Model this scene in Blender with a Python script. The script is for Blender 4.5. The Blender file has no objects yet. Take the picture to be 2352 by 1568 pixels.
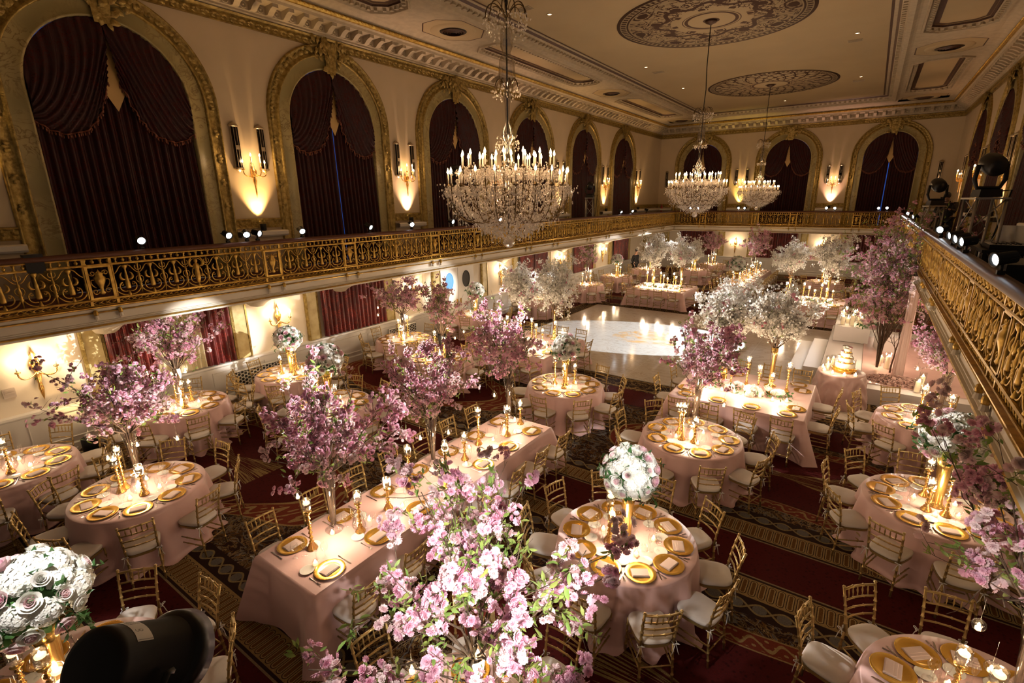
import bpy, math, random
import numpy as np
from mathutils import Matrix, Vector, Euler

# ------------------------------------------------------------------ camera, world, exposure
SC = bpy.context.scene
COL = SC.collection
PI = math.pi
CAMZ, YAW, PITCH, ROLL, FPX = 4.7, 0.611, 0.2755, 0.011, 1147.13
cy, sy, cp, sp = math.cos(YAW), math.sin(YAW), math.cos(PITCH), math.sin(PITCH)
fwd = Vector((-sy * cp, cy * cp, -sp))
rgt = Vector((cy, sy, 0.0))
dwn = fwd.cross(rgt)
r2 = rgt * math.cos(ROLL) + dwn * math.sin(ROLL)
d2 = -rgt * math.sin(ROLL) + dwn * math.cos(ROLL)
cam_data = bpy.data.cameras.new('camera')
cam_data.sensor_width = 36.0
cam_data.lens = FPX / 2352.0 * 36.0
cam_data.clip_start = 0.05
cam_data.clip_end = 200
cam = bpy.data.objects.new('camera', cam_data)
COL.objects.link(cam)
M = Matrix((r2, -d2, -fwd)).transposed().to_4x4()
M.translation = Vector((0, 0, CAMZ))
cam.matrix_world = M
SC.camera = cam

world = bpy.data.worlds.new('world')
SC.world = world
world.use_nodes = True
bg = world.node_tree.nodes['Background']
bg.inputs[0].default_value = (1.0, 0.74, 0.54, 1)
bg.inputs[1].default_value = 0.075

SC.view_settings.view_transform = 'Standard'
SC.view_settings.look = 'None'
SC.view_settings.gamma = 1.0
SC.view_settings.exposure = 0.0
SC.view_settings.use_curve_mapping = False
SC.cycles.max_bounces = 5
SC.cycles.diffuse_bounces = 2
SC.cycles.glossy_bounces = 3
SC.cycles.transmission_bounces = 3
SC.cycles.transparent_max_bounces = 12
SC.cycles.caustics_reflective = False
SC.cycles.caustics_refractive = False
SC.cycles.sample_clamp_indirect = 4.0
SC.cycles.sample_clamp_direct = 0.0
SC.cycles.use_light_tree = True
SC.cycles.use_adaptive_sampling = True
SC.cycles.adaptive_threshold = 0.025

# light levels (watts), used by the lamp builders below
E_TABLE, E_SCONCE, E_UP, E_CHAND, E_PIN, E_GOBO = 36.0, 22.0, 480.0, 115.0, 11000.0, 7500.0
E_USCONCE = 14.0
WARM = (1.0, 0.62, 0.30)
AMBER = (1.0, 0.60, 0.24)
COOL = (1.0, 0.965, 0.93)
CANDLE = (1.0, 0.75, 0.50)


def lamp(name, kind, loc, energy, color, radius=0.1, aim=None, spot=0.6, blend=0.5):
    d = bpy.data.lights.new(name, kind)
    d.energy = energy
    d.color = color
    d.shadow_soft_size = radius
    if kind == 'SPOT':
        d.spot_size = spot
        d.spot_blend = blend
    o = bpy.data.objects.new(name, d)
    COL.objects.link(o)
    o.location = loc
    if aim is not None:
        o.rotation_euler = (Vector(aim) - Vector(loc)).to_track_quat('-Z', 'Y').to_euler()
    return o


# ------------------------------------------------------------------ shader helpers
class X:
    """a float socket with arithmetic"""

    def __init__(s, nt, k):
        s.nt, s.k = nt, k

    def op(s, o, b=None, c=None, rev=False):
        n = s.nt.nodes.new('ShaderNodeMath')
        n.operation = o
        a = [s, b, c]
        if rev:
            a = [b, s, c]
        for i, q in enumerate(a):
            if q is None:
                continue
            if isinstance(q, X):
                s.nt.links.new(q.k, n.inputs[i])
            else:
                n.inputs[i].default_value = q
        return X(s.nt, n.outputs[0])

    def __add__(s, b): return s.op('ADD', b)
    def __radd__(s, b): return s.op('ADD', b)
    def __sub__(s, b): return s.op('SUBTRACT', b)
    def __rsub__(s, b): return s.op('SUBTRACT', b, rev=True)
    def __mul__(s, b): return s.op('MULTIPLY', b)
    def __rmul__(s, b): return s.op('MULTIPLY', b)
    def __truediv__(s, b): return s.op('DIVIDE', b)
    def lt(s, b): return s.op('LESS_THAN', b)
    def gt(s, b): return s.op('GREATER_THAN', b)
    def sin(s): return s.op('SINE')
    def cos(s): return s.op('COSINE')
    def abs(s): return s.op('ABSOLUTE')
    def sqrt(s): return s.op('SQRT')
    def pp(s, b): return s.op('PINGPONG', b)
    def mod(s, b): return s.op('FLOORED_MODULO', b)
    def max(s, b): return s.op('MAXIMUM', b)
    def min(s, b): return s.op('MINIMUM', b)
    def band(s, a, b): return s.gt(a) * s.lt(b)


def coords(nt, kind='Object', scale=None):
    tc = nt.nodes.new('ShaderNodeTexCoord')
    s = nt.nodes.new('ShaderNodeSeparateXYZ')
    nt.links.new(tc.outputs[kind], s.inputs[0])
    return X(nt, s.outputs[0]), X(nt, s.outputs[1]), X(nt, s.outputs[2]), tc.outputs[kind]


def vec(nt, x, y, z):
    c = nt.nodes.new('ShaderNodeCombineXYZ')
    for i, q in enumerate((x, y, z)):
        if isinstance(q, X):
            nt.links.new(q.k, c.inputs[i])
        else:
            c.inputs[i].default_value = q
    return c.outputs[0]


def noise(nt, v, scale, detail=3, rough=0.5, dist=0.0):
    n = nt.nodes.new('ShaderNodeTexNoise')
    n.inputs['Scale'].default_value = scale
    n.inputs['Detail'].default_value = detail
    n.inputs['Roughness'].default_value = rough
    n.inputs['Distortion'].default_value = dist
    nt.links.new(v, n.inputs['Vector'])
    return X(nt, n.outputs[0])


def voro(nt, v, scale, feature='F1', rnd=1.0):
    n = nt.nodes.new('ShaderNodeTexVoronoi')
    n.feature = feature
    n.inputs['Scale'].default_value = scale
    n.inputs['Randomness'].default_value = rnd
    nt.links.new(v, n.inputs['Vector'])
    return X(nt, n.outputs['Distance']), n


def mixc(nt, f, a, b):
    n = nt.nodes.new('ShaderNodeMix')
    n.data_type = 'RGBA'
    for i, q in ((0, f), (6, a), (7, b)):
        if isinstance(q, X):
            nt.links.new(q.k, n.inputs[i])
        elif isinstance(q, (tuple, list)):
            n.inputs[i].default_value = (*q, 1) if len(q) == 3 else q
        elif isinstance(q, (int, float)):
            n.inputs[i].default_value = q
        else:
            nt.links.new(q, n.inputs[i])
    return n.outputs[2]


def ramp(f, lo, hi):
    """clamped (f-lo)/(hi-lo)"""
    return ((f - lo) * (1.0 / (hi - lo))).max(0.0).min(1.0)


def bump(nt, bs, h, strength=0.3, dist=0.01):
    b = nt.nodes.new('ShaderNodeBump')
    b.inputs['Strength'].default_value = strength
    b.inputs['Distance'].default_value = dist
    nt.links.new(h.k, b.inputs['Height'])
    nt.links.new(b.outputs[0], bs.inputs['Normal'])


MATS = {}


def mat(name, color, rough=0.5, metal=0.0, vary=0.0, vscale=8.0, color2=None, bmp=0.0, bscale=40.0, bdist=0.01,
        emit=None, estr=0.0, sheen=0.0, sub=0.0, spec=None, coat=0.0):
    m = bpy.data.materials.new(name)
    m.use_nodes = True
    nt = m.node_tree
    b = nt.nodes['Principled BSDF']
    b.inputs['Base Color'].default_value = (*color, 1)
    b.inputs['Roughness'].default_value = rough
    b.inputs['Metallic'].default_value = metal
    if spec is not None:
        b.inputs['Specular IOR Level'].default_value = spec
    if coat:
        b.inputs['Coat Weight'].default_value = coat
    if sheen:
        b.inputs['Sheen Weight'].default_value = sheen
    if color2 is not None or vary:
        _, _, _, v = coords(nt)
        n = noise(nt, v, vscale, 3)
        c2 = color2 if color2 is not None else tuple(max(0, c * (1 - vary)) for c in color)
        nt.links.new(mixc(nt, ramp(n, 0.35, 0.65), color, c2), b.inputs['Base Color'])
    if bmp:
        _, _, _, v = coords(nt)
        bump(nt, b, noise(nt, v, bscale, 4), bmp, bdist)
    if emit is not None:
        b.inputs['Emission Color'].default_value = (*emit, 1)
        b.inputs['Emission Strength'].default_value = estr
        m.cycles.emission_sampling = 'NONE'
    MATS[name] = m
    return m


def translucent(name, color, color2, vscale, rough=0.6, w=0.35):
    """petals and leaves: diffuse plus light through the blade"""
    m = bpy.data.materials.new(name)
    m.use_nodes = True
    nt = m.node_tree
    b = nt.nodes['Principled BSDF']
    _, _, _, v = coords(nt)
    c = mixc(nt, ramp(noise(nt, v, vscale, 2), 0.38, 0.62), color, color2)
    nt.links.new(c, b.inputs['Base Color'])
    b.inputs['Roughness'].default_value = rough
    b.inputs['Specular IOR Level'].default_value = 0.25
    t = nt.nodes.new('ShaderNodeBsdfTranslucent')
    nt.links.new(c, t.inputs[0])
    mx = nt.nodes.new('ShaderNodeMixShader')
    mx.inputs[0].default_value = w
    nt.links.new(b.outputs[0], mx.inputs[1])
    nt.links.new(t.outputs[0], mx.inputs[2])
    nt.links.new(mx.outputs[0], nt.nodes['Material Output'].inputs[0])
    MATS[name] = m
    return m


def glass(name, tint=(1, 1, 1), gloss=0.12, rough=0.02, rim=0.5):
    m = bpy.data.materials.new(name)
    m.use_nodes = True
    nt = m.node_tree
    for n in list(nt.nodes):
        if n.type != 'OUTPUT_MATERIAL':
            nt.nodes.remove(n)
    t = nt.nodes.new('ShaderNodeBsdfTransparent')
    t.inputs[0].default_value = (*tint, 1)
    g = nt.nodes.new('ShaderNodeBsdfGlossy')
    g.inputs['Roughness'].default_value = rough
    lw = nt.nodes.new('ShaderNodeLayerWeight')
    lw.inputs[0].default_value = 0.35
    f = X(nt, lw.outputs['Facing']) * rim + gloss
    mx = nt.nodes.new('ShaderNodeMixShader')
    nt.links.new(f.min(1.0).k, mx.inputs[0])
    nt.links.new(t.outputs[0], mx.inputs[1])
    nt.links.new(g.outputs[0], mx.inputs[2])
    nt.links.new(mx.outputs[0], nt.nodes['Material Output'].inputs[0])
    MATS[name] = m
    return m


mat('gold_chair', (0.43, 0.29, 0.105), 0.36, 0.6, bmp=0.0)
mat('gold_charger', (0.86, 0.50, 0.09), 0.26, 0.85, bmp=0.15, bscale=90, bdist=0.002)
mat('gold_stick', (0.85, 0.52, 0.16), 0.22, 0.9, bmp=0.3, bscale=70, bdist=0.004)
mat('gold_vase', (0.80, 0.50, 0.15), 0.2, 0.9)
mat('ivory_pad', (0.78, 0.70, 0.62), 0.75, vary=0.06, vscale=5, bmp=0.1, bscale=12)
mat('ribbon', (0.85, 0.82, 0.78), 0.5)
mat('cloth', (0.76, 0.48, 0.44), 0.42, sheen=0.3, bmp=0.12, bscale=25, vary=0.05, vscale=3)
mat('cloth_satin', (0.62, 0.40, 0.36), 0.30, sheen=0.3, bmp=0.15, bscale=12)
mat('napkin', (0.70, 0.53, 0.47), 0.7)
mat('plate', (0.82, 0.78, 0.72), 0.18, coat=0.3)
mat('silver', (0.55, 0.48, 0.42), 0.22, 1.0)
mat('wax', (0.95, 0.85, 0.66), 0.5, emit=(1.0, 0.66, 0.30), estr=3.0)  # flame light glowing through the wax is put in as emission
mat('pillar_wax', (0.95, 0.82, 0.60), 0.5, emit=(1.0, 0.62, 0.26), estr=0.5)  # weaker candle glow, likewise put into the wax as emission
mat('flame', (1, 0.8, 0.5), 0.5, emit=(1.0, 0.74, 0.42), estr=42.0)
mat('bulb', (1, 0.8, 0.5), 0.4, emit=(1.0, 0.66, 0.33), estr=22.0)
mat('lamp_lens', (1, 1, 1), 0.3, emit=(0.86, 0.95, 1.0), estr=30.0)
mat('downlight_lens', (1, 1, 1), 0.3, emit=(1.0, 0.72, 0.42), estr=9.0)
mat('dusk', (0.05, 0.1, 0.3), 0.4, emit=(0.05, 0.16, 0.75), estr=0.35)
mat('blue_glow', (0.05, 0.1, 0.3), 0.4, emit=(0.12, 0.45, 0.9), estr=0.9)
glass('glass', (1, 1, 1), 0.035, 0.03, 0.42)
glass('water_glass', (0.97, 0.98, 0.98), 0.05, 0.03, 0.45)
m = mat('crystal', (0.80, 0.72, 0.66), 0.12, spec=1.0, coat=0.5)
_t = m.node_tree.nodes.new('ShaderNodeBsdfTransparent')
_x = m.node_tree.nodes.new('ShaderNodeMixShader')
_x.inputs[0].default_value = 0.42
m.node_tree.links.new(m.node_tree.nodes['Principled BSDF'].outputs[0], _x.inputs[1])
m.node_tree.links.new(_t.outputs[0], _x.inputs[2])
m.node_tree.links.new(_x.outputs[0], m.node_tree.nodes['Material Output'].inputs[0])
translucent('petal_pink', (0.86, 0.43, 0.56), (0.91, 0.60, 0.69), 9.0)
translucent('petal_blush', (0.90, 0.60, 0.63), (0.94, 0.76, 0.74), 12.0)
translucent('petal_rose', (0.80, 0.36, 0.44), (0.88, 0.52, 0.58), 9.0)
translucent('petal_white', (0.93, 0.89, 0.84), (0.86, 0.83, 0.74), 9.0)
translucent('petal_cream', (0.94, 0.91, 0.84), (0.88, 0.88, 0.76), 14.0, w=0.2)
translucent('leaf', (0.17, 0.27, 0.06), (0.32, 0.36, 0.09), 6.0, 0.45, 0.3)
translucent('leaf_dark', (0.04, 0.11, 0.035), (0.08, 0.18, 0.05), 8.0, 0.4, 0.15)
mat('bark', (0.14, 0.085, 0.05), 0.8, vary=0.4, vscale=20)
mat('wall_paint', (0.60, 0.47, 0.31), 0.7, vary=0.06, vscale=1.5, bmp=0.05, bscale=30)
mat('wall_panel', (0.76, 0.64, 0.48), 0.65, bmp=0.04, bscale=30)
mat('wainscot', (0.74, 0.68, 0.60), 0.5)
mat('plaster', (0.46, 0.375, 0.26), 0.7, vary=0.15, vscale=6, bmp=0.25, bscale=30, bdist=0.02)
mat('ceiling_paint', (0.44, 0.335, 0.19), 0.8, vary=0.05, vscale=0.8)
mat('brown_paint', (0.075, 0.03, 0.015), 0.5, vary=0.4, vscale=25)
mat('gilt', (0.42, 0.30, 0.09), 0.40, 0.6, color2=(0.22, 0.145, 0.035), vscale=12, bmp=0.5, bscale=34, bdist=0.02)
mat('gilt_rail', (0.62, 0.40, 0.09), 0.34, 0.75, color2=(0.36, 0.21, 0.04), vscale=10)
mat('handrail', (0.09, 0.032, 0.016), 0.5, spec=0.25)
mat('fascia', (0.70, 0.62, 0.50), 0.6, vary=0.06, vscale=2)
mat('carpet_balcony', (0.10, 0.02, 0.015), 0.9, vary=0.4, vscale=30)
mat('black', (0.006, 0.0055, 0.0055), 0.55, spec=0.3)
mat('black_gloss', (0.008, 0.007, 0.007), 0.35, spec=0.3)
mat('fabric_black', (0.010, 0.009, 0.010), 0.85)
mat('aluminium', (0.32, 0.30, 0.28), 0.4, 0.9)
mat('mirror', (0.05, 0.04, 0.035), 0.08, 0.9)
mat('silver_frame', (0.55, 0.45, 0.32), 0.3, 0.9)
mat('skin', (0.45, 0.26, 0.18), 0.6)
mat('hair', (0.02, 0.014, 0.01), 0.7)
mat('white_gloss', (0.86, 0.82, 0.78), 0.12, coat=0.4)
mat('stage_white', (0.80, 0.74, 0.70), 0.4)
mat('stage_pink', (0.80, 0.52, 0.46), 0.18, vary=0.1, vscale=2)
mat('tulle', (0.95, 0.64, 0.57), 0.8, vary=0.2, vscale=9, bmp=0.5, bscale=30, bdist=0.02)
mat('drape_pink', (0.86, 0.62, 0.56), 0.6)
mat('drape_gold', (0.62, 0.40, 0.15), 0.5)
mat('sheer', (0.80, 0.68, 0.42), 0.7)
mat('icing', (0.88, 0.80, 0.68), 0.45)
mat('sticker', (0.50, 0.46, 0.42), 0.4)
mat('vent_dark', (0.02, 0.015, 0.01), 0.6)
mat('switch_plate', (0.55, 0.44, 0.34), 0.4)
mat('red', (0.35, 0.02, 0.02), 0.4)
mat('uplight_lens', (1, 1, 1), 0.3, emit=(1.0, 0.72, 0.35), estr=20.0)


def _curtain(name, base, hi, rough):
    m = mat(name, base, rough)
    nt = m.node_tree
    b = nt.nodes['Principled BSDF']
    x, y, z, v = coords(nt)
    d, vn = voro(nt, v, 55)
    col = nt.nodes.new('ShaderNodeSeparateColor')
    nt.links.new(vn.outputs['Color'], col.inputs[0])
    r = X(nt, col.outputs[0])
    patches = ramp(noise(nt, v, 5.0, 3), 0.42, 0.62)
    nt.links.new(mixc(nt, (r.gt(0.55) * patches) * 0.9 + 0.05, base, hi), b.inputs['Base Color'])
    nt.links.new((r.gt(0.5) * patches * 0.55).k, b.inputs['Metallic'])


_curtain('curtain_dark', (0.024, 0.0012, 0.0016), (0.075, 0.006, 0.005), 0.65)
_curtain('curtain_sequin', (0.085, 0.007, 0.006), (0.30, 0.05, 0.035), 0.4)


def _marble_band():
    m = mat('olive_marble', (0.42, 0.34, 0.15), 0.35)
    nt = m.node_tree
    b = nt.nodes['Principled BSDF']
    x, y, z, v = coords(nt)
    n = noise(nt, v, 3.0, 5, 0.6, 1.5)
    vein = ramp((n - 0.5).abs(), 0.0, 0.035)
    c = mixc(nt, vein, (0.22, 0.15, 0.05), (0.45, 0.36, 0.16))
    nt.links.new(mixc(nt, ramp(noise(nt, v, 1.3, 2), 0.4, 0.6), c, (0.34, 0.28, 0.12)), b.inputs['Base Color'])


_marble_band()


def _floor_marble():
    m = mat('floor_marble', (0.74, 0.66, 0.57), 0.13)
    nt = m.node_tree
    b = nt.nodes['Principled BSDF']
    x, y, z, v = coords(nt)
    n = noise(nt, vec(nt, x * 0.9, y * 2.0, 0.0), 1.1, 5, 0.6, 2.0)
    vein = ramp((n - 0.5).abs(), 0.0, 0.03)
    c = mixc(nt, vein, (0.62, 0.50, 0.39), (0.78, 0.70, 0.61))
    seam = (x + 9.75).pp(0.46).lt(0.006).max((y - 12.3).pp(0.46).lt(0.006))
    big = (x + 9.75).pp(1.22).lt(0.011).max((y - 12.3).pp(1.22).lt(0.011))
    c = mixc(nt, seam * 0.22, c, (0.5, 0.42, 0.34))
    nt.links.new(mixc(nt, big * 0.7, c, (0.86, 0.80, 0.70)), b.inputs['Base Color'])
    nt.links.new((noise(nt, v, 2.0, 2) * 0.12 + 0.06).k, b.inputs['Roughness'])


_floor_marble()


def _carpet():
    m = mat('carpet', (0.10, 0.015, 0.012), 0.95, spec=0.1)
    nt = m.node_tree
    b = nt.nodes['Principled BSDF']
    x, y, z, v = coords(nt)
    maroon, maroon2 = (0.085, 0.009, 0.008), (0.020, 0.003, 0.003)
    tan, brown, dark, slate = (0.36, 0.24, 0.095), (0.16, 0.075, 0.022), (0.030, 0.014, 0.010), (0.16, 0.145, 0.12)
    red = (0.19, 0.035, 0.018)
    d = (y - 6.55).pp(2.56)                       # 0 on the plain strips, 2.56 in the middle of the figured panels
    wob = noise(nt, v, 2.2, 3)
    fx, _ = voro(nt, v, 16)
    fleck = ramp(fx, 0.0, 0.35)
    ground = mixc(nt, fleck, maroon2, maroon)
    # dark scrollwork field with tan and slate acanthus
    w1 = noise(nt, v, 1.6, 2, 0.5, 3.2)
    w2 = noise(nt, v, 3.4, 3, 0.5, 2.4)
    scroll = ramp((w1 - 0.5).abs(), 0.016, 0.03)
    scroll2 = ramp((w2 - 0.5).abs(), 0.02, 0.035)
    leafd, _ = voro(nt, vec(nt, x + w1 * 1.2, y + w2 * 1.2, 0.0), 3.3, 'DISTANCE_TO_EDGE')
    leafm = leafd.gt(0.035) * leafd.lt(0.085)
    leafm = leafm * ramp(noise(nt, v, 1.2, 2), 0.42, 0.5)
    field = mixc(nt, scroll2, brown, dark)
    field = mixc(nt, scroll, slate, field)
    field = mixc(nt, leafm, field, tan)
    # medallion: maroon lobe with a sheaf, edged by a red scrolled band
    u = (x + 9.4).pp(4.4)
    w = 2.56 - d
    q = ((w * (1.0 / 1.28)).op('POWER', 2.0) + (u * (1.0 / 3.1)).op('POWER', 2.0)).sqrt() + (u * 3.1).cos() * 0.05
    edge_t = q.band(0.985, 1.0).max(q.band(0.80, 0.815))
    vine = ((u * 19.0 + w * 9.0).sin() * 0.05 + 0.9 - q).abs().lt(0.016)
    curl = (vine.max(((u * 38.0 + w * 18.0).cos() * (q * 75.0 + 1.0).cos()).gt(0.62))) * q.band(0.83, 0.97)
    band = mixc(nt, curl.max(edge_t), red, tan)
    med = mixc(nt, q.gt(0.80), ground, band)
    sheaf = u.lt(1.15) * (w.abs().lt(u * 0.34 + 0.06))
    straw = noise(nt, vec(nt, u * 0.8, w * 26.0 / (u * 0.5 + 0.3), x * 0.2), 1.6, 1).gt(0.54)
    med = mixc(nt, sheaf * straw * q.lt(0.8), med, (0.34, 0.24, 0.09))
    c = mixc(nt, q.lt(1.0), field, med)
    # oval chain
    ph = x * (2 * PI / 0.52)
    t = (d - 0.95) * 8.0
    e1 = (t - ph.sin() * 0.62).abs().lt(0.14).max((t + ph.sin() * 0.62).abs().lt(0.14))
    eye = ((x.pp(0.26) - 0.13).abs() * 7.0).op('POWER', 2.0) + t * t
    ch = mixc(nt, e1, dark, (0.30, 0.22, 0.10))
    ch = mixc(nt, eye.lt(0.30), ch, slate)
    c = mixc(nt, d.band(0.82, 1.10), c, ch)
    # band of little arches
    s = x.pp(0.052)
    yy = (((d - 0.62).abs() - 0.105).max(0.0))
    cap = (s * s + yy * yy).sqrt()
    tall = cap.lt(0.043)
    inn = cap.lt(0.034)
    core = cap.lt(0.020)
    ar = mixc(nt, tall, tan, dark)
    ar = mixc(nt, inn, ar, (0.42, 0.29, 0.12))
    ar = mixc(nt, core, ar, brown)
    c = mixc(nt, d.band(0.455, 0.80), c, ar)
    c = mixc(nt, d.band(0.42, 0.455).max(d.band(0.80, 0.82)), c, dark)
    c = mixc(nt, d.lt(0.42), c, ground)
    c = mixc(nt, d.band(0.395, 0.42), c, (0.30, 0.22, 0.12))
    # border round the dance floor
    dx = (x + 4.6).abs() - 5.15
    dy = (y - 16.6).abs() - 4.3
    r = dx.max(dy)
    bd = mixc(nt, scroll2, (0.30, 0.20, 0.08), dark)
    side = (y - 16.6).abs().lt(8.2) * (x + 4.6).abs().lt(7.4)
    c = mixc(nt, r.band(0.0, 0.75), c, bd)
    c = mixc(nt, r.band(0.05, 0.10).max(r.band(0.62, 0.68)), c, tan)
    c = mixc(nt, r.band(0.75, 1.7) * side, c, ground)
    pile = noise(nt, v, 55.0, 2)
    nt.links.new(mixc(nt, ramp(pile, 0.3, 0.7) * 0.35, c, (0.02, 0.008, 0.006)), b.inputs['Base Color'])
    bump(nt, b, noise(nt, v, 160.0, 2), 0.25, 0.004)


_carpet()


def _medallion(name, grid):
    m = mat(name, (0.62, 0.5, 0.33), 0.75)
    nt = m.node_tree
    b = nt.nodes['Principled BSDF']
    x, y, z, v = coords(nt)
    paint, ink = (0.46, 0.36, 0.22), (0.065, 0.028, 0.015)
    r = (x * x + y * y).sqrt() * (1.0 / 2.66)
    a = y.op('ARCTAN2', x)
    n1 = noise(nt, v, 1.7, 2, 0.5, 1.2)
    if grid:
        g1 = (a * 12.0 + r * 11.0).sin().abs().lt(0.22)
        g2 = (a * 12.0 - r * 11.0).sin().abs().lt(0.22)
        cell = ((a * 12.0 + r * 11.0).cos() * (a * 12.0 - r * 11.0).cos()).abs()
        fl = ramp(noise(nt, v, 5.5, 1), 0.45, 0.55)
        motif = g1.max(g2).max(cell.gt(0.45) * fl.gt(0.5))
        body = r.band(0.30, 0.88)
        i0 = 0.26
    else:
        wreath = (((a * 8.0).sin() * 0.055 + 0.52) - r).abs().lt(0.028)
        rose = ((a * 8.0).cos() * (r * 15.0 - 4.0).sin())
        swirl = (noise(nt, v, 2.1, 3, 0.5, 2.6) - 0.5).abs().lt(0.035)
        eyes = rose.gt(0.72).max(rose.band(0.25, 0.5) * n1.gt(0.48))
        motif = wreath.max(eyes).max(swirl * r.gt(0.42))
        body = r.band(0.36, 0.86)
        i0 = 0.24
    k = motif * body
    k = k.max(r.band(0.965, 1.0)).max(r.band(0.875, 0.895)).max(r.band(i0, i0 + 0.035)).max(r.lt(0.085))
    k = k.max(r.band(0.905, 0.955) * (a * 90.0).sin().gt(-0.1)).max(r.band(i0 + 0.05, i0 + 0.06))
    nt.links.new(mixc(nt, k, paint, ink), b.inputs['Base Color'])


_medallion('medallion_scroll', False)
_medallion('medallion_lattice', True)


# ------------------------------------------------------------------ mesh helpers
class G:
    def __init__(s):
        s.V, s.F, s.mi, s.sm, s.n, s.cur, s.smooth = [], [], [], [], 0, 0, True

    def add(s, V, F):
        V = np.asarray(V, float).reshape(-1, 3)
        s.V.append(V)
        n = s.n
        for f in F:
            s.F.append([i + n for i in f])
            s.mi.append(s.cur)
            s.sm.append(s.smooth)
        s.n += len(V)
        return s

    def box(s, c, d, rz=0.0, rx=0.0, taper=1.0):
        x, y, z = d[0] / 2, d[1] / 2, d[2] / 2
        V = np.array([(-x, -y, -z), (x, -y, -z), (x, y, -z), (-x, y, -z),
                      (-x * taper, -y * taper, z), (x * taper, -y * taper, z), (x * taper, y * taper, z), (-x * taper, y * taper, z)])
        if rx:
            V = V @ np.array(Matrix.Rotation(rx, 3, 'X')).T
        if rz:
            V = V @ np.array(Matrix.Rotation(rz, 3, 'Z')).T
        o = s.smooth
        s.smooth = False
        s.add(V + np.array(c), [(0, 3, 2, 1), (4, 5, 6, 7), (0, 1, 5, 4), (1, 2, 6, 5), (2, 3, 7, 6), (3, 0, 4, 7)])
        s.smooth = o
        return s

    def lathe(s, prof, n=16, c=(0, 0, 0), cap=True, sx=1.0, sy=1.0):
        P = np.array(prof, float)
        a = np.arange(n) * 2 * PI / n
        V = np.zeros((len(P), n, 3))
        V[:, :, 0] = P[:, 0:1] * np.cos(a) * sx
        V[:, :, 1] = P[:, 0:1] * np.sin(a) * sy
        V[:, :, 2] = P[:, 1:2]
        F = []
        for i in range(len(P) - 1):
            for j in range(n):
                k = (j + 1) % n
                F.append((i * n + j, i * n + k, (i + 1) * n + k, (i + 1) * n + j))
        if cap:
            if P[0, 0] > 1e-6:
                F.append(tuple(range(n - 1, -1, -1)))
            if P[-1, 0] > 1e-6:
                F.append(tuple((len(P) - 1) * n + j for j in range(n)))
        return s.add(V.reshape(-1, 3) + np.array(c), F)

    def tube(s, path, r=0.01, n=6, cap=True, closed=False):
        P = np.array(path, float)
        m = len(P)
        R = np.full(m, r) if np.isscalar(r) else np.array(r, float)
        T = np.zeros_like(P)
        T[1:-1] = P[2:] - P[:-2]
        T[0], T[-1] = P[1] - P[0], P[-1] - P[-2]
        if closed:
            T[0] = T[-1] = P[1] - P[-2]
        T /= np.linalg.norm(T, axis=1)[:, None] + 1e-12
        u = np.cross(T[0], (0, 0, 1.0))
        if np.linalg.norm(u) < 1e-3:
            u = np.cross(T[0], (0, 1.0, 0))
        u /= np.linalg.norm(u)
        a = np.arange(n) * 2 * PI / n
        V = np.zeros((m, n, 3))
        for i in range(m):
            u = u - T[i] * (u @ T[i])
            u /= np.linalg.norm(u) + 1e-12
            w = np.cross(T[i], u)
            V[i] = P[i] + R[i] * (np.cos(a)[:, None] * u + np.sin(a)[:, None] * w)
        F = []
        for i in range(m - 1):
            for j in range(n):
                k = (j + 1) % n
                F.append((i * n + j, i * n + k, (i + 1) * n + k, (i + 1) * n + j))
        if cap and not closed:
            F.append(tuple(range(n - 1, -1, -1)))
            F.append(tuple((m - 1) * n + j for j in range(n)))
        return s.add(V.reshape(-1, 3), F)

    def ball(s, c, r, n=10, m=7, sz=1.0):
        prof = [(r * math.sin(t), -r * sz * math.cos(t)) for t in np.linspace(0.0, PI, m)]
        return s.lathe(prof, n, c, cap=False)

    def grid(s, Vf, nu, nv):
        """Vf: array (nu, nv, 3)"""
        F = [(i * nv + j, i * nv + j + 1, (i + 1) * nv + j + 1, (i + 1) * nv + j) for i in range(nu - 1) for j in range(nv - 1)]
        return s.add(np.asarray(Vf).reshape(-1, 3), F)

    def prism(s, poly, z0, z1, c=(0, 0, 0), rz=0.0):
        P = np.array(poly, float)
        n = len(P)
        V = np.vstack([np.c_[P, np.full(n, z0)], np.c_[P, np.full(n, z1)]])
        if rz:
            V = V @ np.array(Matrix.Rotation(rz, 3, 'Z')).T
        F = [tuple(range(n - 1, -1, -1)), tuple(range(n, 2 * n))] + [(i, (i + 1) % n, n + (i + 1) % n, n + i) for i in range(n)]
        o = s.smooth
        s.smooth = False
        s.add(V + np.array(c), F)
        s.smooth = o
        return s

    def sweep(s, prof, path, frames):
        """prof: (k,2) offsets along frame axes; path (m,3); frames list of (A,B) unit vectors"""
        P = np.array(prof, float)
        k = len(P)
        V = np.zeros((len(path), k, 3))
        for i, (p, (A, B)) in enumerate(zip(path, frames)):
            V[i] = np.array(p) + P[:, 0:1] * np.array(A) + P[:, 1:2] * np.array(B)
        return s.grid(V, len(path), k)

    def scatter(s, tv, tf, pos, rot, sc):
        """copies of a template at pos (n,3) with rotation matrices (n,3,3) and scales (n,)"""
        n = len(pos)
        if n == 0:
            return s
        V = np.einsum('nij,kj->nki', rot, tv) * np.asarray(sc)[:, None, None] + np.asarray(pos)[:, None, :]
        k = len(tv)
        s.V.append(V.reshape(-1, 3))
        base = s.n
        for i in range(n):
            o = base + i * k
            for f in tf:
                s.F.append([j + o for j in f])
        s.mi += [s.cur] * (n * len(tf))
        s.sm += [s.smooth] * (n * len(tf))
        s.n += n * k
        return s

    def xf(s, mtx):
        A = np.array(mtx)
        s.V = [v @ A[:3, :3].T + A[:3, 3] for v in s.V]
        return s

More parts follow.
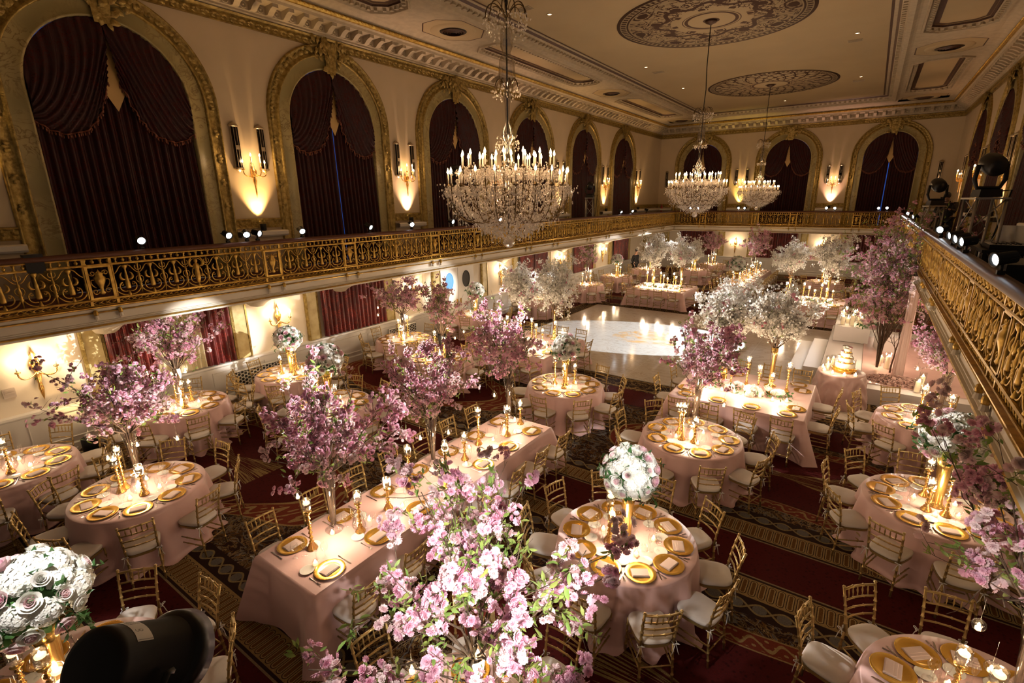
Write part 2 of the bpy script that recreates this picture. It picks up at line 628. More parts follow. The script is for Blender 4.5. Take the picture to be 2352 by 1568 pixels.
    def mesh(s, name, *mats):
        me = bpy.data.meshes.new(name)
        V = np.vstack(s.V)
        ln = np.array([len(f) for f in s.F], dtype=np.int32)
        flat = np.fromiter((i for f in s.F for i in f), dtype=np.int32, count=int(ln.sum()))
        me.vertices.add(len(V))
        me.vertices.foreach_set('co', V.astype(np.float32).ravel())
        me.loops.add(len(flat))
        me.loops.foreach_set('vertex_index', flat)
        me.polygons.add(len(ln))
        st = np.zeros(len(ln), dtype=np.int32)
        st[1:] = np.cumsum(ln)[:-1]
        me.polygons.foreach_set('loop_start', st)
        me.polygons.foreach_set('loop_total', ln)
        me.polygons.foreach_set('material_index', np.array(s.mi, dtype=np.int32))
        me.polygons.foreach_set('use_smooth', np.array(s.sm, dtype=bool))
        me.update(calc_edges=True)
        me.validate(verbose=False)
        for q in mats:
            me.materials.append(MATS[q] if isinstance(q, str) else q)
        return me


def link(name, data, parent=None, loc=None, rot=None, scale=None):
    o = bpy.data.objects.new(name, data)
    COL.objects.link(o)
    if parent is not None:
        o.parent = parent
    if loc is not None:
        o.location = loc
    if rot is not None:
        o.rotation_euler = rot
    if scale is not None:
        o.scale = scale if not np.isscalar(scale) else (scale,) * 3
    return o


def tag(o, label, cat, group=None):
    o['label'] = label
    o['category'] = cat
    if group:
        o['group'] = group
    return o


def struct(name, g, *mats, parent=None, label=None):
    o = link(name, g.mesh(name, *mats), parent)
    if parent is None:
        o['kind'] = 'structure'
        if label:
            o['label'] = label
    return o


class Proto:
    """a kind of thing: parts (and sub-parts) that share mesh data between its copies"""

    def __init__(s, name, cat):
        s.name, s.cat, s.parts = name, cat, []

    def part(s, name, me, under=None, label=None, loc=None, rot=None, scale=None):
        s.parts.append((name, me, under, label, loc, rot, scale))
        return len(s.parts) - 1

    def put(s, loc, rz=0.0, label='', group=None, scale=None, skip=(), rot=None, name=None, prot=None):
        if len(s.parts) == 1 and s.parts[0][4] is None:
            root = link(name or s.name, s.parts[0][1])
            made = [root]
        else:
            root = link(name or s.name, None)
            root.empty_display_size = 0.1
            made = []
            for nm, me, under, lb, lo, ro, scl in s.parts:
                if nm in skip:
                    made.append(None)
                    continue
                o = link(nm, me, root if under is None else made[under], lo, ro, scl)
                if lb:
                    o['label'] = lb
                if prot is not None and nm != 'clamp':
                    o.rotation_euler = prot
                made.append(o)
        root.location = loc
        root.rotation_euler = rot if rot is not None else (0, 0, rz)
        if scale is not None:
            root.scale = scale if not np.isscalar(scale) else (scale,) * 3
        tag(root, label, s.cat, group)
        return root


def rotz(V, a):
    c, s_ = math.cos(a), math.sin(a)
    return np.asarray(V) @ np.array([[c, s_, 0], [-s_, c, 0], [0, 0, 1.0]])


def rand_rot(rng, n, up=None, jitter=1.0):
    """random rotations whose Z axis points along up (n,3) plus jitter"""
    if up is None:
        z = rng.normal(size=(n, 3))
    else:
        z = np.asarray(up) + rng.normal(size=(n, 3)) * jitter
    z /= np.linalg.norm(z, axis=1)[:, None] + 1e-9
    a = rng.normal(size=(n, 3))
    x = np.cross(a, z)
    x /= np.linalg.norm(x, axis=1)[:, None] + 1e-9
    y = np.cross(z, x)
    return np.stack([x, y, z], axis=2)
# ------------------------------------------------------------------ the room
XL, XR, YB = -12.4, 3.25, 35.7
BXL, BXR, BYB = -10.3, 1.11, 33.1
ZBAL, ZF0, ZF1, ZRAIL, ZTRIM, ZCEIL = 3.05, 2.73, 3.08, 3.95, 8.56, 9.62
YC = [4.35 + 4.99 * i for i in range(6)]
XC = [-9.55, -4.57, 0.41]
ARCH = 8.06


def T_left(s, z, n): return (XL + n, s, z)
def T_right(s, z, n): return (XR - n, s, z)
def T_back(s, z, n): return (s, YB - n, z)


def tmap(T, A):
    A = np.asarray(A, float)
    o = np.array(T(0, 0, 0), float)
    ex, ez, en = (np.array(T(1, 0, 0)) - o, np.array(T(0, 1, 0)) - o, np.array(T(0, 0, 1)) - o)
    return o + A[..., 0:1] * ex + A[..., 1:2] * ez + A[..., 2:3] * en


def tmat(T, s, z, n):
    o = np.array(T(0, 0, 0), float)
    ex, ez, en = (np.array(T(1, 0, 0)) - o, np.array(T(0, 1, 0)) - o, np.array(T(0, 0, 1)) - o)
    p = T(s, z, n)
    return ex, ez, en, p


# floor, soffits, slabs
g = G(); g.smooth = False
g.add([(-13, -2.5, 0), (3.9, -2.5, 0), (3.9, 36.2, 0), (-13, 36.2, 0)], [(0, 1, 2, 3)])
struct('floor', g, 'carpet', label='maroon and gold patterned carpet')
g = G(); g.box((-4.6, 16.6, 0.012), (10.3, 8.6, 0.024))
struct('floor_dance', g, 'floor_marble', label='polished cream marble dance floor in the middle of the carpet')

for nm, c, d in (('floor_balcony_left', ((XL + BXL) / 2, 17.2, (ZF0 + ZBAL) / 2 + .01), (BXL - XL - .06, 37.0, ZBAL - ZF0 - .02)),
                 ('floor_balcony_back', ((BXL + BXR) / 2, (BYB + YB) / 2, (ZF0 + ZBAL) / 2 + .01), (BXR - BXL + .06, YB - BYB - .06, ZBAL - ZF0 - .02)),
                 ('floor_balcony_right', ((XR + BXR) / 2, 17.2, (ZF0 + ZBAL) / 2 + .01), (XR - BXR - .06, 37.0, ZBAL - ZF0 - .02))):
    g = G(); g.box(c, d)
    g.cur = 1
    g.box((c[0], c[1], ZBAL + .004), (d[0], d[1], 0.01))
    struct(nm, g, 'fascia', 'carpet_balcony')


def upper_wall(name, T, s0, s1, cs, hw):
    g = G(); g.smooth = False
    spring = ARCH - hw
    edges = [s0] + [e for c in cs for e in (c - hw, c + hw)] + [s1]

    def quad(a, b, za, zb, zc, zd):
        g.add(tmap(T, [(a, za, 0), (b, zb, 0), (b, zc, 0), (a, zd, 0)]), [(0, 1, 2, 3)])
    for i in range(0, len(edges), 2):
        quad(edges[i], edges[i + 1], ZBAL, ZBAL, 9.7, 9.7)
    for c in cs:
        t = np.linspace(PI, 0, 25)
        for a, b in zip(t[:-1], t[1:]):
            sa, sb = c + hw * math.cos(a), c + hw * math.cos(b)
            quad(sa, sb, spring + hw * math.sin(a), spring + hw * math.sin(b), 9.7, 9.7)
    struct(name, g, 'wall_paint')


upper_wall('wall_left', T_left, -2.5, YB, YC, 1.32)
upper_wall('wall_right', T_right, 8.0, YB, YC[1:], 1.32)
upper_wall('wall_back', T_back, XL, XR, XC, 1.2)

# leaf template used by all the gilt relief
LEAF_V = np.array([(0, 0, 0), (0.28, 0.35, 0.10), (0.0, 0.4, 0.22), (-0.28, 0.35, 0.10), (0.2, 0.75, 0.12), (0, 0.8, 0.2), (-0.2, 0.75, 0.12), (0, 1.0, 0.02)])
LEAF_F = [(0, 1, 2), (0, 2, 3), (1, 4, 5, 2), (3, 2, 5, 6), (4, 7, 5), (6, 5, 7)]


def relief(g, T, pts, size, rng, spread=0.0):
    """gilt leaves lying on a wall: pts (s, z, angle, n)"""
    pos, rot, sc = [], [], []
    ex, ez, en, _ = tmat(T, 0, 0, 0)
    for s, z, a, n in pts:
        y = ex * math.cos(a) + ez * math.sin(a)
        x = np.cross(y, en)
        pos.append(T(s, z, n))
        rot.append(np.stack([x, y, en], 1))
        sc.append(size * rng.uniform(0.8, 1.2))
    g.scatter(LEAF_V, LEAF_F, np.array(pos), np.array(rot), np.array(sc))


def arch_path(c, hw, z0, n=30):
    sp_ = ARCH - hw
    P, A = [], []
    for z in np.linspace(z0, sp_, 8)[:-1]:
        P.append((c - hw, z)); A.append((-1, 0))
    for t in np.linspace(PI, 0, n):
        P.append((c + hw * math.cos(t), sp_ + hw * math.sin(t))); A.append((math.cos(t), math.sin(t)))
    for z in np.linspace(sp_, z0, 8)[1:]:
        P.append((c + hw, z)); A.append((1, 0))
    return P, A


def window_frame(idx, T, c, hw, z0=ZBAL):
    rng = np.random.default_rng(idx)
    P, A = arch_path(c, hw, z0)
    ex, ez, en, _ = tmat(T, 0, 0, 0)
    path = [T(p[0], p[1], 0) for p in P]
    fr = [(ex * a[0] + ez * a[1], en) for a in A]
    g = G()
    g.sweep([(0.0, -0.34), (0.0, 0.03), (0.012, 0.045), (0.04, 0.045), (0.05, 0.025), (0.30, 0.025)], path, fr)
    w = struct('window_%d' % idx, g, 'olive_marble', label='tall arched window surround of olive marble')
    g = G()
    g.sweep([(0.30, 0.025), (0.305, 0.075), (0.335, 0.08), (0.36, 0.05), (0.375, 0.03), (0.54, 0.03), (0.55, 0.065), (0.585, 0.065), (0.60, 0.0)], path, fr)
    pts = []
    L = 0.0
    for i in range(1, len(P)):
        d = math.hypot(P[i][0] - P[i - 1][0], P[i][1] - P[i - 1][1])
        L += d * (1.35 if 7 <= i <= 36 else 1)
        while L > 0.15:
            L -= 0.15
            a = A[i]
            s_, z_ = P[i][0] + a[0] * 0.40, P[i][1] + a[1] * 0.40
            if z_ < 4.2:
                continue
            ta = math.atan2(a[1], a[0])
            for k in (-0.75, 0.0, 0.75):
                pts.append((s_, z_, ta + k, 0.03))
    relief(g, T, pts, 0.125, rng)
    link('gold_border', g.mesh('gold_border', 'gilt'), w)
    g = G()
    pts = []
    for k in range(46):
        a = rng.uniform(0, 2 * PI)
        r = rng.uniform(0, 1) ** 0.5
        pts.append((c + r * 0.62 * math.cos(a), ARCH + 0.42 + r * 0.24 * math.sin(a), rng.uniform(0, 2 * PI), 0.06 + 0.12 * (1 - r)))
    for k in range(20):
        pts.append((c + rng.normal() * 0.09, ARCH + rng.uniform(-0.08, 0.4), rng.uniform(0, 2 * PI), 0.08))
    relief(g, T, pts, 0.2, rng)
    g.add(tmap(T, [(c - .13, ARCH - .1, .1), (c + .13, ARCH - .1, .1), (c + .2, ARCH + .62, .16), (c - .2, ARCH + .62, .16)]), [(0, 1, 2, 3)])
    link('keystone', g.mesh('keystone', 'gilt'), w)
    g = G(); g.smooth = False
    g.add(tmap(T, [(c - hw, z0, -.34), (c + hw, z0, -.34), (c + hw, ARCH, -.34), (c - hw, ARCH, -.34)]), [(0, 1, 2, 3)])
    link('pane', g.mesh('pane', 'dusk'), w)


def curtain(T, c, hw, label, gap=0.03, seed=0, group=None):
    """two pleated drapes, two swags with fringe, a gold valance point between them"""
    rng = np.random.default_rng(seed)
    spz = ARCH - hw
    root = link('window_curtain', None)
    o0 = T(c, ZBAL, 0)
    root.location = o0
    tag(root, label, 'curtain', group)

    def arch(s): return spz + math.sqrt(max(0.0, hw * hw - s * s)) - 0.01

    def add(nm, g, m):
        g.V = [v - np.array(o0) for v in g.V]
        return link(nm, g.mesh(nm, m), root)
    ph = rng.uniform(0, 6)
    for sd in (-1, 1):
        nu = 84
        V = np.zeros((nu, 9, 3))
        for i, u in enumerate(np.linspace(0, 1, nu)):
            s0 = sd * (gap + (hw - 0.01 - gap) * u)
            zt = arch(s0) - .02
            for j, v in enumerate(np.linspace(0, 1, 9)):
                fl = 1 + 0.05 * (1 - v) * u * u
                n = -0.13 + (0.055 * math.sin(u * 62 + ph + 0.6 * math.sin(3 * v)) + 0.02 * math.sin(u * 23)) * (0.7 + 0.3 * (1 - v))
                V[i, j] = (c + s0 * fl, ZBAL + 0.02 + (zt - ZBAL - .02) * v, n + 0.16 * (1 - v))
        g = G(); g.grid(tmap(T, V), nu, 9); add('drape', g, 'curtain_dark')

    def zb(u): return np.interp(u, [0, .08, .2, .45, .7, .88, 1], [6.95, 6.75, 6.42, 6.05, 5.95, 6.02, 6.15])
    for sd in (-1, 1):
        nu, nv = 56, 40
        V = np.zeros((nu, nv, 3))
        for i, u in enumerate(np.linspace(0, 1, nu)):
            for j, v in enumerate(np.linspace(0, 1, nv)):
                s_ = sd * (-0.03 + (hw + 0.02) * u)
                top, bot = arch(s_), zb(u)
                inn = sd * 0.13 * max(0.0, 1 - u * 3) * v
                z = top + (bot - top) * v
                f = 8.5 * (u - 0.62 * v * v) + .35 * math.sin(5 * v + sd)
                n = 0.03 + 0.042 * math.sin(f * 2 * PI) * (0.55 + .6 * v) + 0.016 * math.sin(f * 5.1 * PI + 1) + 0.08 * math.sin(PI * v) - 0.04 * u
                V[i, j] = (c + s_ + inn, z, n)
        g = G(); g.grid(tmap(T, V), nu, nv); add('swag', g, 'curtain_dark')
        edge = V[:, -1]
        g = G()
        g.tube(tmap(T, edge + np.array((0, 0, 0.02))), 0.014, 5)
        pts = [edge[int(q)] * (1 - q % 1) + edge[min(int(q) + 1, nu - 1)] * (q % 1) for q in np.linspace(0, nu - 1.01, 34)]
        for p in pts:
            P = tmap(T, [(p[0], p[1] - .005, p[2] + .02), (p[0], p[1] - .04, p[2] + .02), (p[0], p[1] - .075, p[2] + .02)])
            g.tube(P, [0.006, 0.016, 0.010], 4)
        add('fringe', g, 'fringe')
    g = G(); g.smooth = False
    g.add(tmap(T, [(c + .12, ARCH - .04, -.1), (c - .12, ARCH - .04, -.1), (c - .2, 7.4, -.06), (c - .2, 6.84, .0), (c, 6.45, .0), (c + .2, 6.84, .0), (c + .2, 7.4, -.06)]), [(0, 1, 2, 3, 4, 5, 6)])
    add('valance_point', g, 'drape_gold')


mat('fringe', (0.20, 0.06, 0.03), 0.5)
ordn = ['first', 'second', 'third', 'fourth', 'fifth', 'sixth', 'seventh', 'eighth', 'ninth', 'tenth', 'eleventh', 'twelfth']
k = 1
for i, c in enumerate(YC):
    window_frame(k, T_left, c, 1.32); k += 1
    curtain(T_left, c, 1.32, 'dark burgundy swagged curtain in the %s arched window along the left wall' % ordn[i],
            gap=[-0.06, 0.008, -0.05, -0.04, 0.0, 0.004][i], seed=i, group='balcony window curtains')
for i, c in enumerate(XC):
    window_frame(k, T_back, c, 1.2); k += 1
    curtain(T_back, c, 1.2, 'dark swagged curtain in the %s arched window of the back wall' % ['left', 'middle', 'right'][i],
            gap=[-0.05, -0.04, 0.02][i], seed=20 + i, group='balcony window curtains')
for i, c in enumerate(YC):
    if i < 2:
        continue
    window_frame(k, T_right, c, 1.32); k += 1
    curtain(T_right, c, 1.32, 'dark swagged curtain in the right wall arch, %s from the back corner' % ordn[5 - i], gap=-0.04, seed=40 + i, group='balcony window curtains')


def bay_trim(T, s0, s1, idx):
    """gilt bottom border and the stone shelf of one wall bay between two windows"""
    g = G(); g.smooth = False
    cols = ((s0 + s1) / 2, s1 - s0)
    V = [(0.0, 3.90), (0.22, 3.90), (0.27, 3.94), (0.27, 4.02), (0.24, 4.04), (0.03, 4.04), (0.0, 4.04)]
    for a in (0,):
        path = [T(s0, 0, 0), T(s1, 0, 0)]
        ex, ez, en, _ = tmat(T, 0, 0, 0)
        g.sweep([(q[0], q[1]) for q in V], path, [(en, ez)] * 2)
    g.cur = 1
    g.sweep([(0.0, 4.10), (0.05, 4.11), (0.03, 4.14), (0.03, 4.28), (0.06, 4.30), (0.05, 4.33), (0.0, 4.34)], path, [(en, ez)] * 2)
    rng = np.random.default_rng(idx)
    pts = [(s, 4.21, a, 0.03) for s in np.arange(s0 + .08, s1, 0.15) for a in (0, 1.2, -1.2, PI)]
    relief(g, T, pts, 0.12, rng)
    o = struct('trim_%d' % idx, g, 'wainscot', 'gilt')


q = 1
for i in range(5):
    bay_trim(T_left, YC[i] + 1.9, YC[i + 1] - 1.9, q); q += 1
bay_trim(T_left, -0.6, YC[0] - 1.9, q); q += 1
bay_trim(T_left, YC[5] + 1.9, YB, q); q += 1
for a, b in ((XL, XC[0] - 1.8), (XC[0] + 1.8, XC[1] - 1.8), (XC[1] + 1.8, XC[2] - 1.8), (XC[2] + 1.8, XR)):
    bay_trim(T_back, a, b, q); q += 1
for i in range(1, 5):
    bay_trim(T_right, YC[i] + 1.9, YC[i + 1] - 1.9, q); q += 1
bay_trim(T_right, YC[5] + 1.9, YB, q); q += 1


# ---- cornice: gilt frieze, brackets, beaded soffit line
def cornice(T, s0, s1, idx):
    ex, ez, en, _ = tmat(T, 0, 0, 0)
    path = [T(s0, 0, 0), T(s1, 0, 0)]
    fr = [(en, ez)] * 2
    g = G(); g.smooth = False
    g.cur = 0
    g.sweep([(0.0, 8.56), (0.05, 8.57), (0.04, 8.60), (0.04, 8.74), (0.08, 8.76), (0.10, 8.80), (0.07, 8.82)], path, fr)
    g.cur = 1
    g.sweep([(0.07, 8.82), (0.14, 8.84), (0.14, 8.88), (0.16, 8.90), (0.16, 9.08), (0.50, 9.10), (0.52, 9.16), (0.58, 9.19)], path, fr)
    g.cur = 2
    g.sweep([(0.58, 9.19), (0.62, 9.20), (0.66, 9.25), (0.62, 9.30)], path, fr)
    g.cur = 1
    g.sweep([(0.62, 9.30), (0.80, 9.38), (0.92, 9.40)], path, fr)
    rng = np.random.default_rng(idx + 300)
    g.cur = 0
    pts = [(s, 8.67, a, 0.04) for s in np.arange(s0 + .1, s1, 0.2) for a in (0.3, 2.8, -0.6)]
    relief(g, T, pts, 0.13, rng)
    # bracket blocks and the round bosses between them
    for s in np.arange(s0 + 0.2, s1, 0.40):
        g.cur = 1
        prof = [(0.16, 8.90), (0.24, 8.90), (0.32, 8.96), (0.40, 9.00), (0.48, 9.02), (0.48, 9.10), (0.16, 9.10)]
        for e in (-0.07, 0.07):
            g.add([T(s + e, z, n) for n, z in prof], [tuple(range(7))])
        g.sweep(prof, [T(s - .07, 0, 0), T(s + .07, 0, 0)], fr)
        P = [T(s + 0.2 + 0.07 * math.cos(a), 8.99 + 0.07 * math.sin(a), 0.165) for a in np.linspace(0, 2 * PI, 13)]
        g.tube(P, 0.014, 4, closed=True)
        g.add([T(s + 0.2 + 0.03 * math.cos(a), 8.99 + 0.03 * math.sin(a), 0.18) for a in np.linspace(0, 2 * PI, 9)[:-1]] + [T(s + .2, 8.99, .2)],
              [(j, (j + 1) % 8, 8) for j in range(8)])
    g.cur = 2
    for s in np.arange(s0 + 0.05, s1, 0.12):
        g.add([T(s + a, 9.25 + b, 0.66 + c_) for a, b, c_ in ((-.04, 0, 0), (.04, 0, 0), (0, .035, 0), (0, -.035, 0), (0, 0, .035))], [(0, 2, 4), (2, 1, 4), (1, 3, 4), (3, 0, 4)])
    struct('trim_cornice_%s' % ('left', 'right', 'back')[idx], g, 'gilt', 'plaster', 'gilt_rail')


cornice(T_left, -2.5, YB, 0)
cornice(T_right, 8.0, YB, 1)
cornice(T_back, XL, XR, 2)

# ---- ceiling: flat centre field, moulded frame, lower side fields with coffers
PX0, PX1, PY1 = -9.25, -0.2, 33.6
g = G(); g.smooth = False
g.add([(PX0, -2.5, ZCEIL), (PX1, -2.5, ZCEIL), (PX1, PY1, ZCEIL), (PX0, PY1, ZCEIL)], [(0, 1, 2, 3)])
struct('ceiling', g, 'ceiling_paint', label='warm plaster ceiling field')


def octo(x0, x1, y0, y1, c):
    return [(x0 + c, y0), (x1 - c, y0), (x1, y0 + c), (x1, y1 - c), (x1 - c, y1), (x0 + c, y1), (x0, y1 - c), (x0, y0 + c)]


def coffer(g, x0, x1, y0, y1, c, z):
    """recessed octagon with stepped mouldings: nested rings"""
    steps = [(0.0, 0.0, 0), (0.02, -0.05, 0), (0.07, -0.05, 0), (0.10, 0.02, 0), (0.24, 0.06, 0), (0.25, 0.10, 1), (0.31, 0.10, 1), (0.31, 0.12, 2), (0.40, 0.12, 1), (0.43, 0.12, 2)]
    prev = None
    for off, dz, mi in steps:
        P = np.array(octo(x0 + off, x1 - off, y0 + off, y1 - off, max(0.02, c - off * 0.586)))
        cur = np.c_[P, np.full(8, z + dz)]
        if prev is not None:
            g.cur = mi
            g.add(np.vstack([prev, cur]), [(i, (i + 1) % 8, 8 + (i + 1) % 8, 8 + i) for i in range(8)])
        prev = cur
    g.cur = 2
    g.add(prev, [tuple(range(8))])
    # egg and dart blocks
    g.cur = 0
    per = []
    P = octo(x0 + .17, x1 - .17, y0 + .17, y1 - .17, max(.02, c - .1))
    for i in range(8):
        a, b = np.array(P[i]), np.array(P[(i + 1) % 8])
        L = np.linalg.norm(b - a)
        m = max(1, int(L / 0.17))
        for j in range(m):
            p = a + (b - a) * (j + .5) / m
            g.box((p[0], p[1], z + 0.02), (0.09, 0.09, 0.09), rz=math.atan2(b[1] - a[1], b[0] - a[0]), taper=0.7)


def side_field(name, xa, xb, z=9.4):
    g = G(); g.smooth = False
    ys = []
    y = 1.5
    spans = [('v', 1.2, 3.0), ('c', 3.2, 10.4), ('v', 11.4, 13.4), ('c', 14.0, 21.2), ('v', 22.4, 24.4), ('c', 25.0, 32.2), ('v', 33.0, 35.0)]
    x0, x1 = xa + 0.12, xb - 0.12
    # flat field as strips around the coffers
    g.cur = 0
    last = -2.5
    for kind, a, b in spans:
        g.add([(xa, last, z), (xb, last, z), (xb, a, z), (xa, a, z)], [(0, 1, 2, 3)])
        for p0, p1 in ((xa, x0), (x1, xb)):
            g.add([(p0, a, z), (p1, a, z), (p1, b, z), (p0, b, z)], [(0, 1, 2, 3)])
        cc = 0.42 if kind == 'c' else 0.5
        for (cx, cyy, dx, dy) in ((x0, a, 1, 1), (x1, a, -1, 1), (x0, b, 1, -1), (x1, b, -1, -1)):
            g.add([(cx, cyy, z), (cx + dx * cc, cyy, z), (cx, cyy + dy * cc, z)], [(0, 1, 2)])
        if kind == 'c':
            coffer(g, x0, x1, a, b, cc, z)
            g.cur = 0
        else:
            P = np.array(octo(x0, x1, a, b, cc))
            Q = np.array(octo(x0 + .035, x1 - .035, a + .035, b - .035, cc - .02))
            g.cur = 1
            g.add(np.vstack([np.c_[P, np.full(8, z)], np.c_[Q, np.full(8, z)]]), [(i, (i + 1) % 8, 8 + (i + 1) % 8, 8 + i) for i in range(8)])
            g.cur = 2
            g.add(np.c_[Q, np.full(8, z)], [tuple(range(8))])
            g.cur = 0
        last = b
    g.add([(xa, last, z), (xb, last, z), (xb, YB, z), (xa, YB, z)], [(0, 1, 2, 3)])
    struct(name, g, 'plaster', 'brown_paint', 'ceiling_paint')


side_field('ceiling_left', XL + 0.9, -9.75)
side_field('ceiling_right', 0.3, XR - 0.9)
g = G(); g.smooth = False
g.add([(XL + .9, 34.1, 9.4), (XR - .9, 34.1, 9.4), (XR - .9, YB - .85, 9.4), (XL + .9, YB - .85, 9.4)], [(0, 1, 2, 3)])
struct('ceiling_back', g, 'plaster')
# moulded beam that frames the centre field
g = G(); g.smooth = False


def frame_ring(off0, z0, off1, z1, m):
    g.cur = m
    a = [(PX0 - off0, -2.5, z0), (PX0 - off0, PY1 + off0, z0), (PX1 + off0, PY1 + off0, z0), (PX1 + off0, -2.5, z0)]
    b = [(PX0 - off1, -2.5, z1), (PX0 - off1, PY1 + off1, z1), (PX1 + off1, PY1 + off1, z1), (PX1 + off1, -2.5, z1)]
    g.add(a + b, [(i, i + 1, 5 + i, 4 + i) for i in range(3)])


ringp = [(-0.16, ZCEIL - .004, 1), (-0.09, ZCEIL - .004, 0), (0.0, ZCEIL - .01, 1), (0.07, ZCEIL - .06, 0), (0.10, ZCEIL - .1, 0), (0.2, 9.46, 0), (0.24, 9.36, 0), (0.38, 9.33, 0), (0.46, 9.38, 0), (0.52, 9.40, 0)]
for (a, b) in zip(ringp[:-1], ringp[1:]):
    frame_ring(a[0], a[1], b[0], b[1], a[2])
g.cur = 0
for y in np.arange(0, PY1, 0.22):
    for x, sgn in ((PX0 - .16, -1), (PX1 + .16, 1)):
        g.box((x, y, 9.49), (0.13, 0.12, 0.09), taper=0.75)
for x in np.arange(PX0, PX1, 0.22):
    g.box((x, PY1 + .16, 9.49), (0.12, 0.13, 0.09), taper=0.75)
struct('trim_ceiling', g, 'plaster', 'brown_paint')

# vents, medallions, downlights, ceiling grilles
for i, (x, y) in enumerate([(-10.63, 12.4), (-10.63, 23.4), (-10.63, 34.0), (1.32, 23.4), (1.32, 34.0)]):
    root = link('ceiling_vent', None, loc=(x, y, 9.4))
    tag(root, ['round brown ceiling vent in the octagon nearest over the left wall', 'round ceiling vent in the middle octagon over the left wall',
               'round ceiling vent in the far left corner octagon', 'round dark ceiling vent in the octagon nearest over the right wall',
               'round ceiling vent in the far right corner octagon'][i], 'vent', 'round ceiling vents')
    g = G(); g.lathe([(0.66, 0.0), (0.62, -0.035), (0.50, -0.02), (0.40, -0.03), (0.38, 0.0)], 40, cap=False)
    link('rim', g.mesh('vent_rim', 'ceiling_paint'), root)
    g = G(); g.lathe([(0.39, -0.02), (0.39, 0.0)], 32)
    link('backing', g.mesh('vent_back', 'vent_dark'), root)
    g = G()
    for r in (0.08, 0.15, 0.22, 0.29):
        g.lathe([(r, -0.07 + r * .1), (r + 0.045, -0.025), (r + .05, -.03), (r + .01, -.085 + r * .1)], 28, cap=False)
    link('louvre', g.mesh('vent_louvre', 'brown_paint'), root)

for i, (y, m) in enumerate(((16.7, 'medallion_scroll'), (27.2, 'medallion_lattice'))):
    g = G(); g.lathe([(2.66, 0.0), (2.66, -0.012)], 96)
    o = link('ceiling_medallion', g.mesh('ceiling_medallion', m), loc=(-4.58, y, ZCEIL - .002))
    tag(o, ['large round ceiling medallion painted with dark scrollwork, nearer one', 'round ceiling medallion painted with a dark lattice, farther one'][i], 'ceiling medallion')

pd = Proto('downlight', 'light')
g = G(); g.lathe([(0.085, 0), (0.085, -0.012), (0.06, -0.014), (0.055, 0.0)], 18, cap=False)
pd.part('trim_ring', g.mesh('downlight_ring', 'ceiling_paint'))
g = G(); g.lathe([(0.056, -0.004), (0.02, -0.01)], 14)
pd.part('lens', g.mesh('downlight_lens', 'downlight_lens'))
DL = [(-8.07, 13.5, 'bright recessed ceiling downlight between the near chandelier and left coffers'), (-1.14, 17.0, 'recessed downlight at the top edge, right of the near medallion'),
      (-1.17, 20.7, 'recessed downlight right of the gap between the medallions'), (-1.2, 27.9, 'recessed downlight right of the far medallion'),
      (-8.0, 20.7, 'recessed downlight left of the gap between medallions'), (-8.0, 25.5, 'recessed downlight left of the far medallion'), (-4.6, 32.0, 'recessed downlight beyond the far medallion')]
for x, y, lb in DL:
    pd.put((x, y, ZCEIL - .002), 0, lb, 'ceiling downlights')
lamp('downlight_glow', 'SPOT', (-8.07, 13.5, ZCEIL - .03), 60, WARM, 0.05, (-8.07, 13.5, 0), 1.2, 0.6)
pg = Proto('ceiling_grille', 'vent')
g = G(); g.box((0, 0, 0), (0.42, 0.26, 0.012))
for t in np.linspace(-.09, .09, 7):
    g.box((0, t, -.01), (0.38, 0.012, 0.012))
pg.part('grille', g.mesh('ceiling_grille', 'plaster'))
for x, y, lb in ((-8.4, 12.75, 'rectangular air grille in the ceiling near the bright downlight'), (-1.25, 21.6, 'rectangular air grille right of the medallions, nearer one'),
                 (-1.3, 28.8, 'rectangular air grille right of the far medallion'), (-7.9, 21.8, 'rectangular air grille left of the medallions')):
    pg.put((x, y, ZCEIL - .008), 0, lb, 'ceiling air grilles')

# ---- lower walls behind and under the balconies
LC = [4.5, 9.35, 19.35, 24.3, 29.3]          # curtained windows of the lower left wall
g = G(); g.smooth = False


def wquad(T, a, b, z0, z1, n=0.0):
    g.add(tmap(T, [(a, z0, n), (b, z0, n), (b, z1, n), (a, z1, n)]), [(0, 1, 2, 3)])


for T, a, b, nm in ((T_left, -2.5, YB, 'left'), (T_back, XL, XR, 'back'), (T_right, 0.0, YB, 'right')):
    g = G(); g.smooth = False
    g.cur = 0
    wquad(T, a, b, 0.0, 2.8)
    struct('wall_lower_%s' % nm, g, 'wall_panel')
    ex, ez, en, _ = tmat(T, 0, 0, 0)
    g = G(); g.smooth = False
    path = [T(a, 0, 0), T(b, 0, 0)]
    g.sweep([(0.08, 0.0), (0.08, 0.15), (0.05, 0.18), (0.05, 0.88), (0.10, 0.90), (0.12, 0.93), (0.12, 0.97), (0.0, 0.98)], path, [(en, ez)] * 2)
    for s in np.arange(a + 1.0, b - 1, 1.66):
        P = [T(s + x, z, 0.055) for x, z in ((0, .28), (1.3, .28), (1.3, .78), (0, .78), (0, .28))]
        for p0, p1 in zip(P[:-1], P[1:]):
            g.tube([p0, p1], 0.016, 4)
    struct('baseboard_%s' % nm, g, 'wainscot')


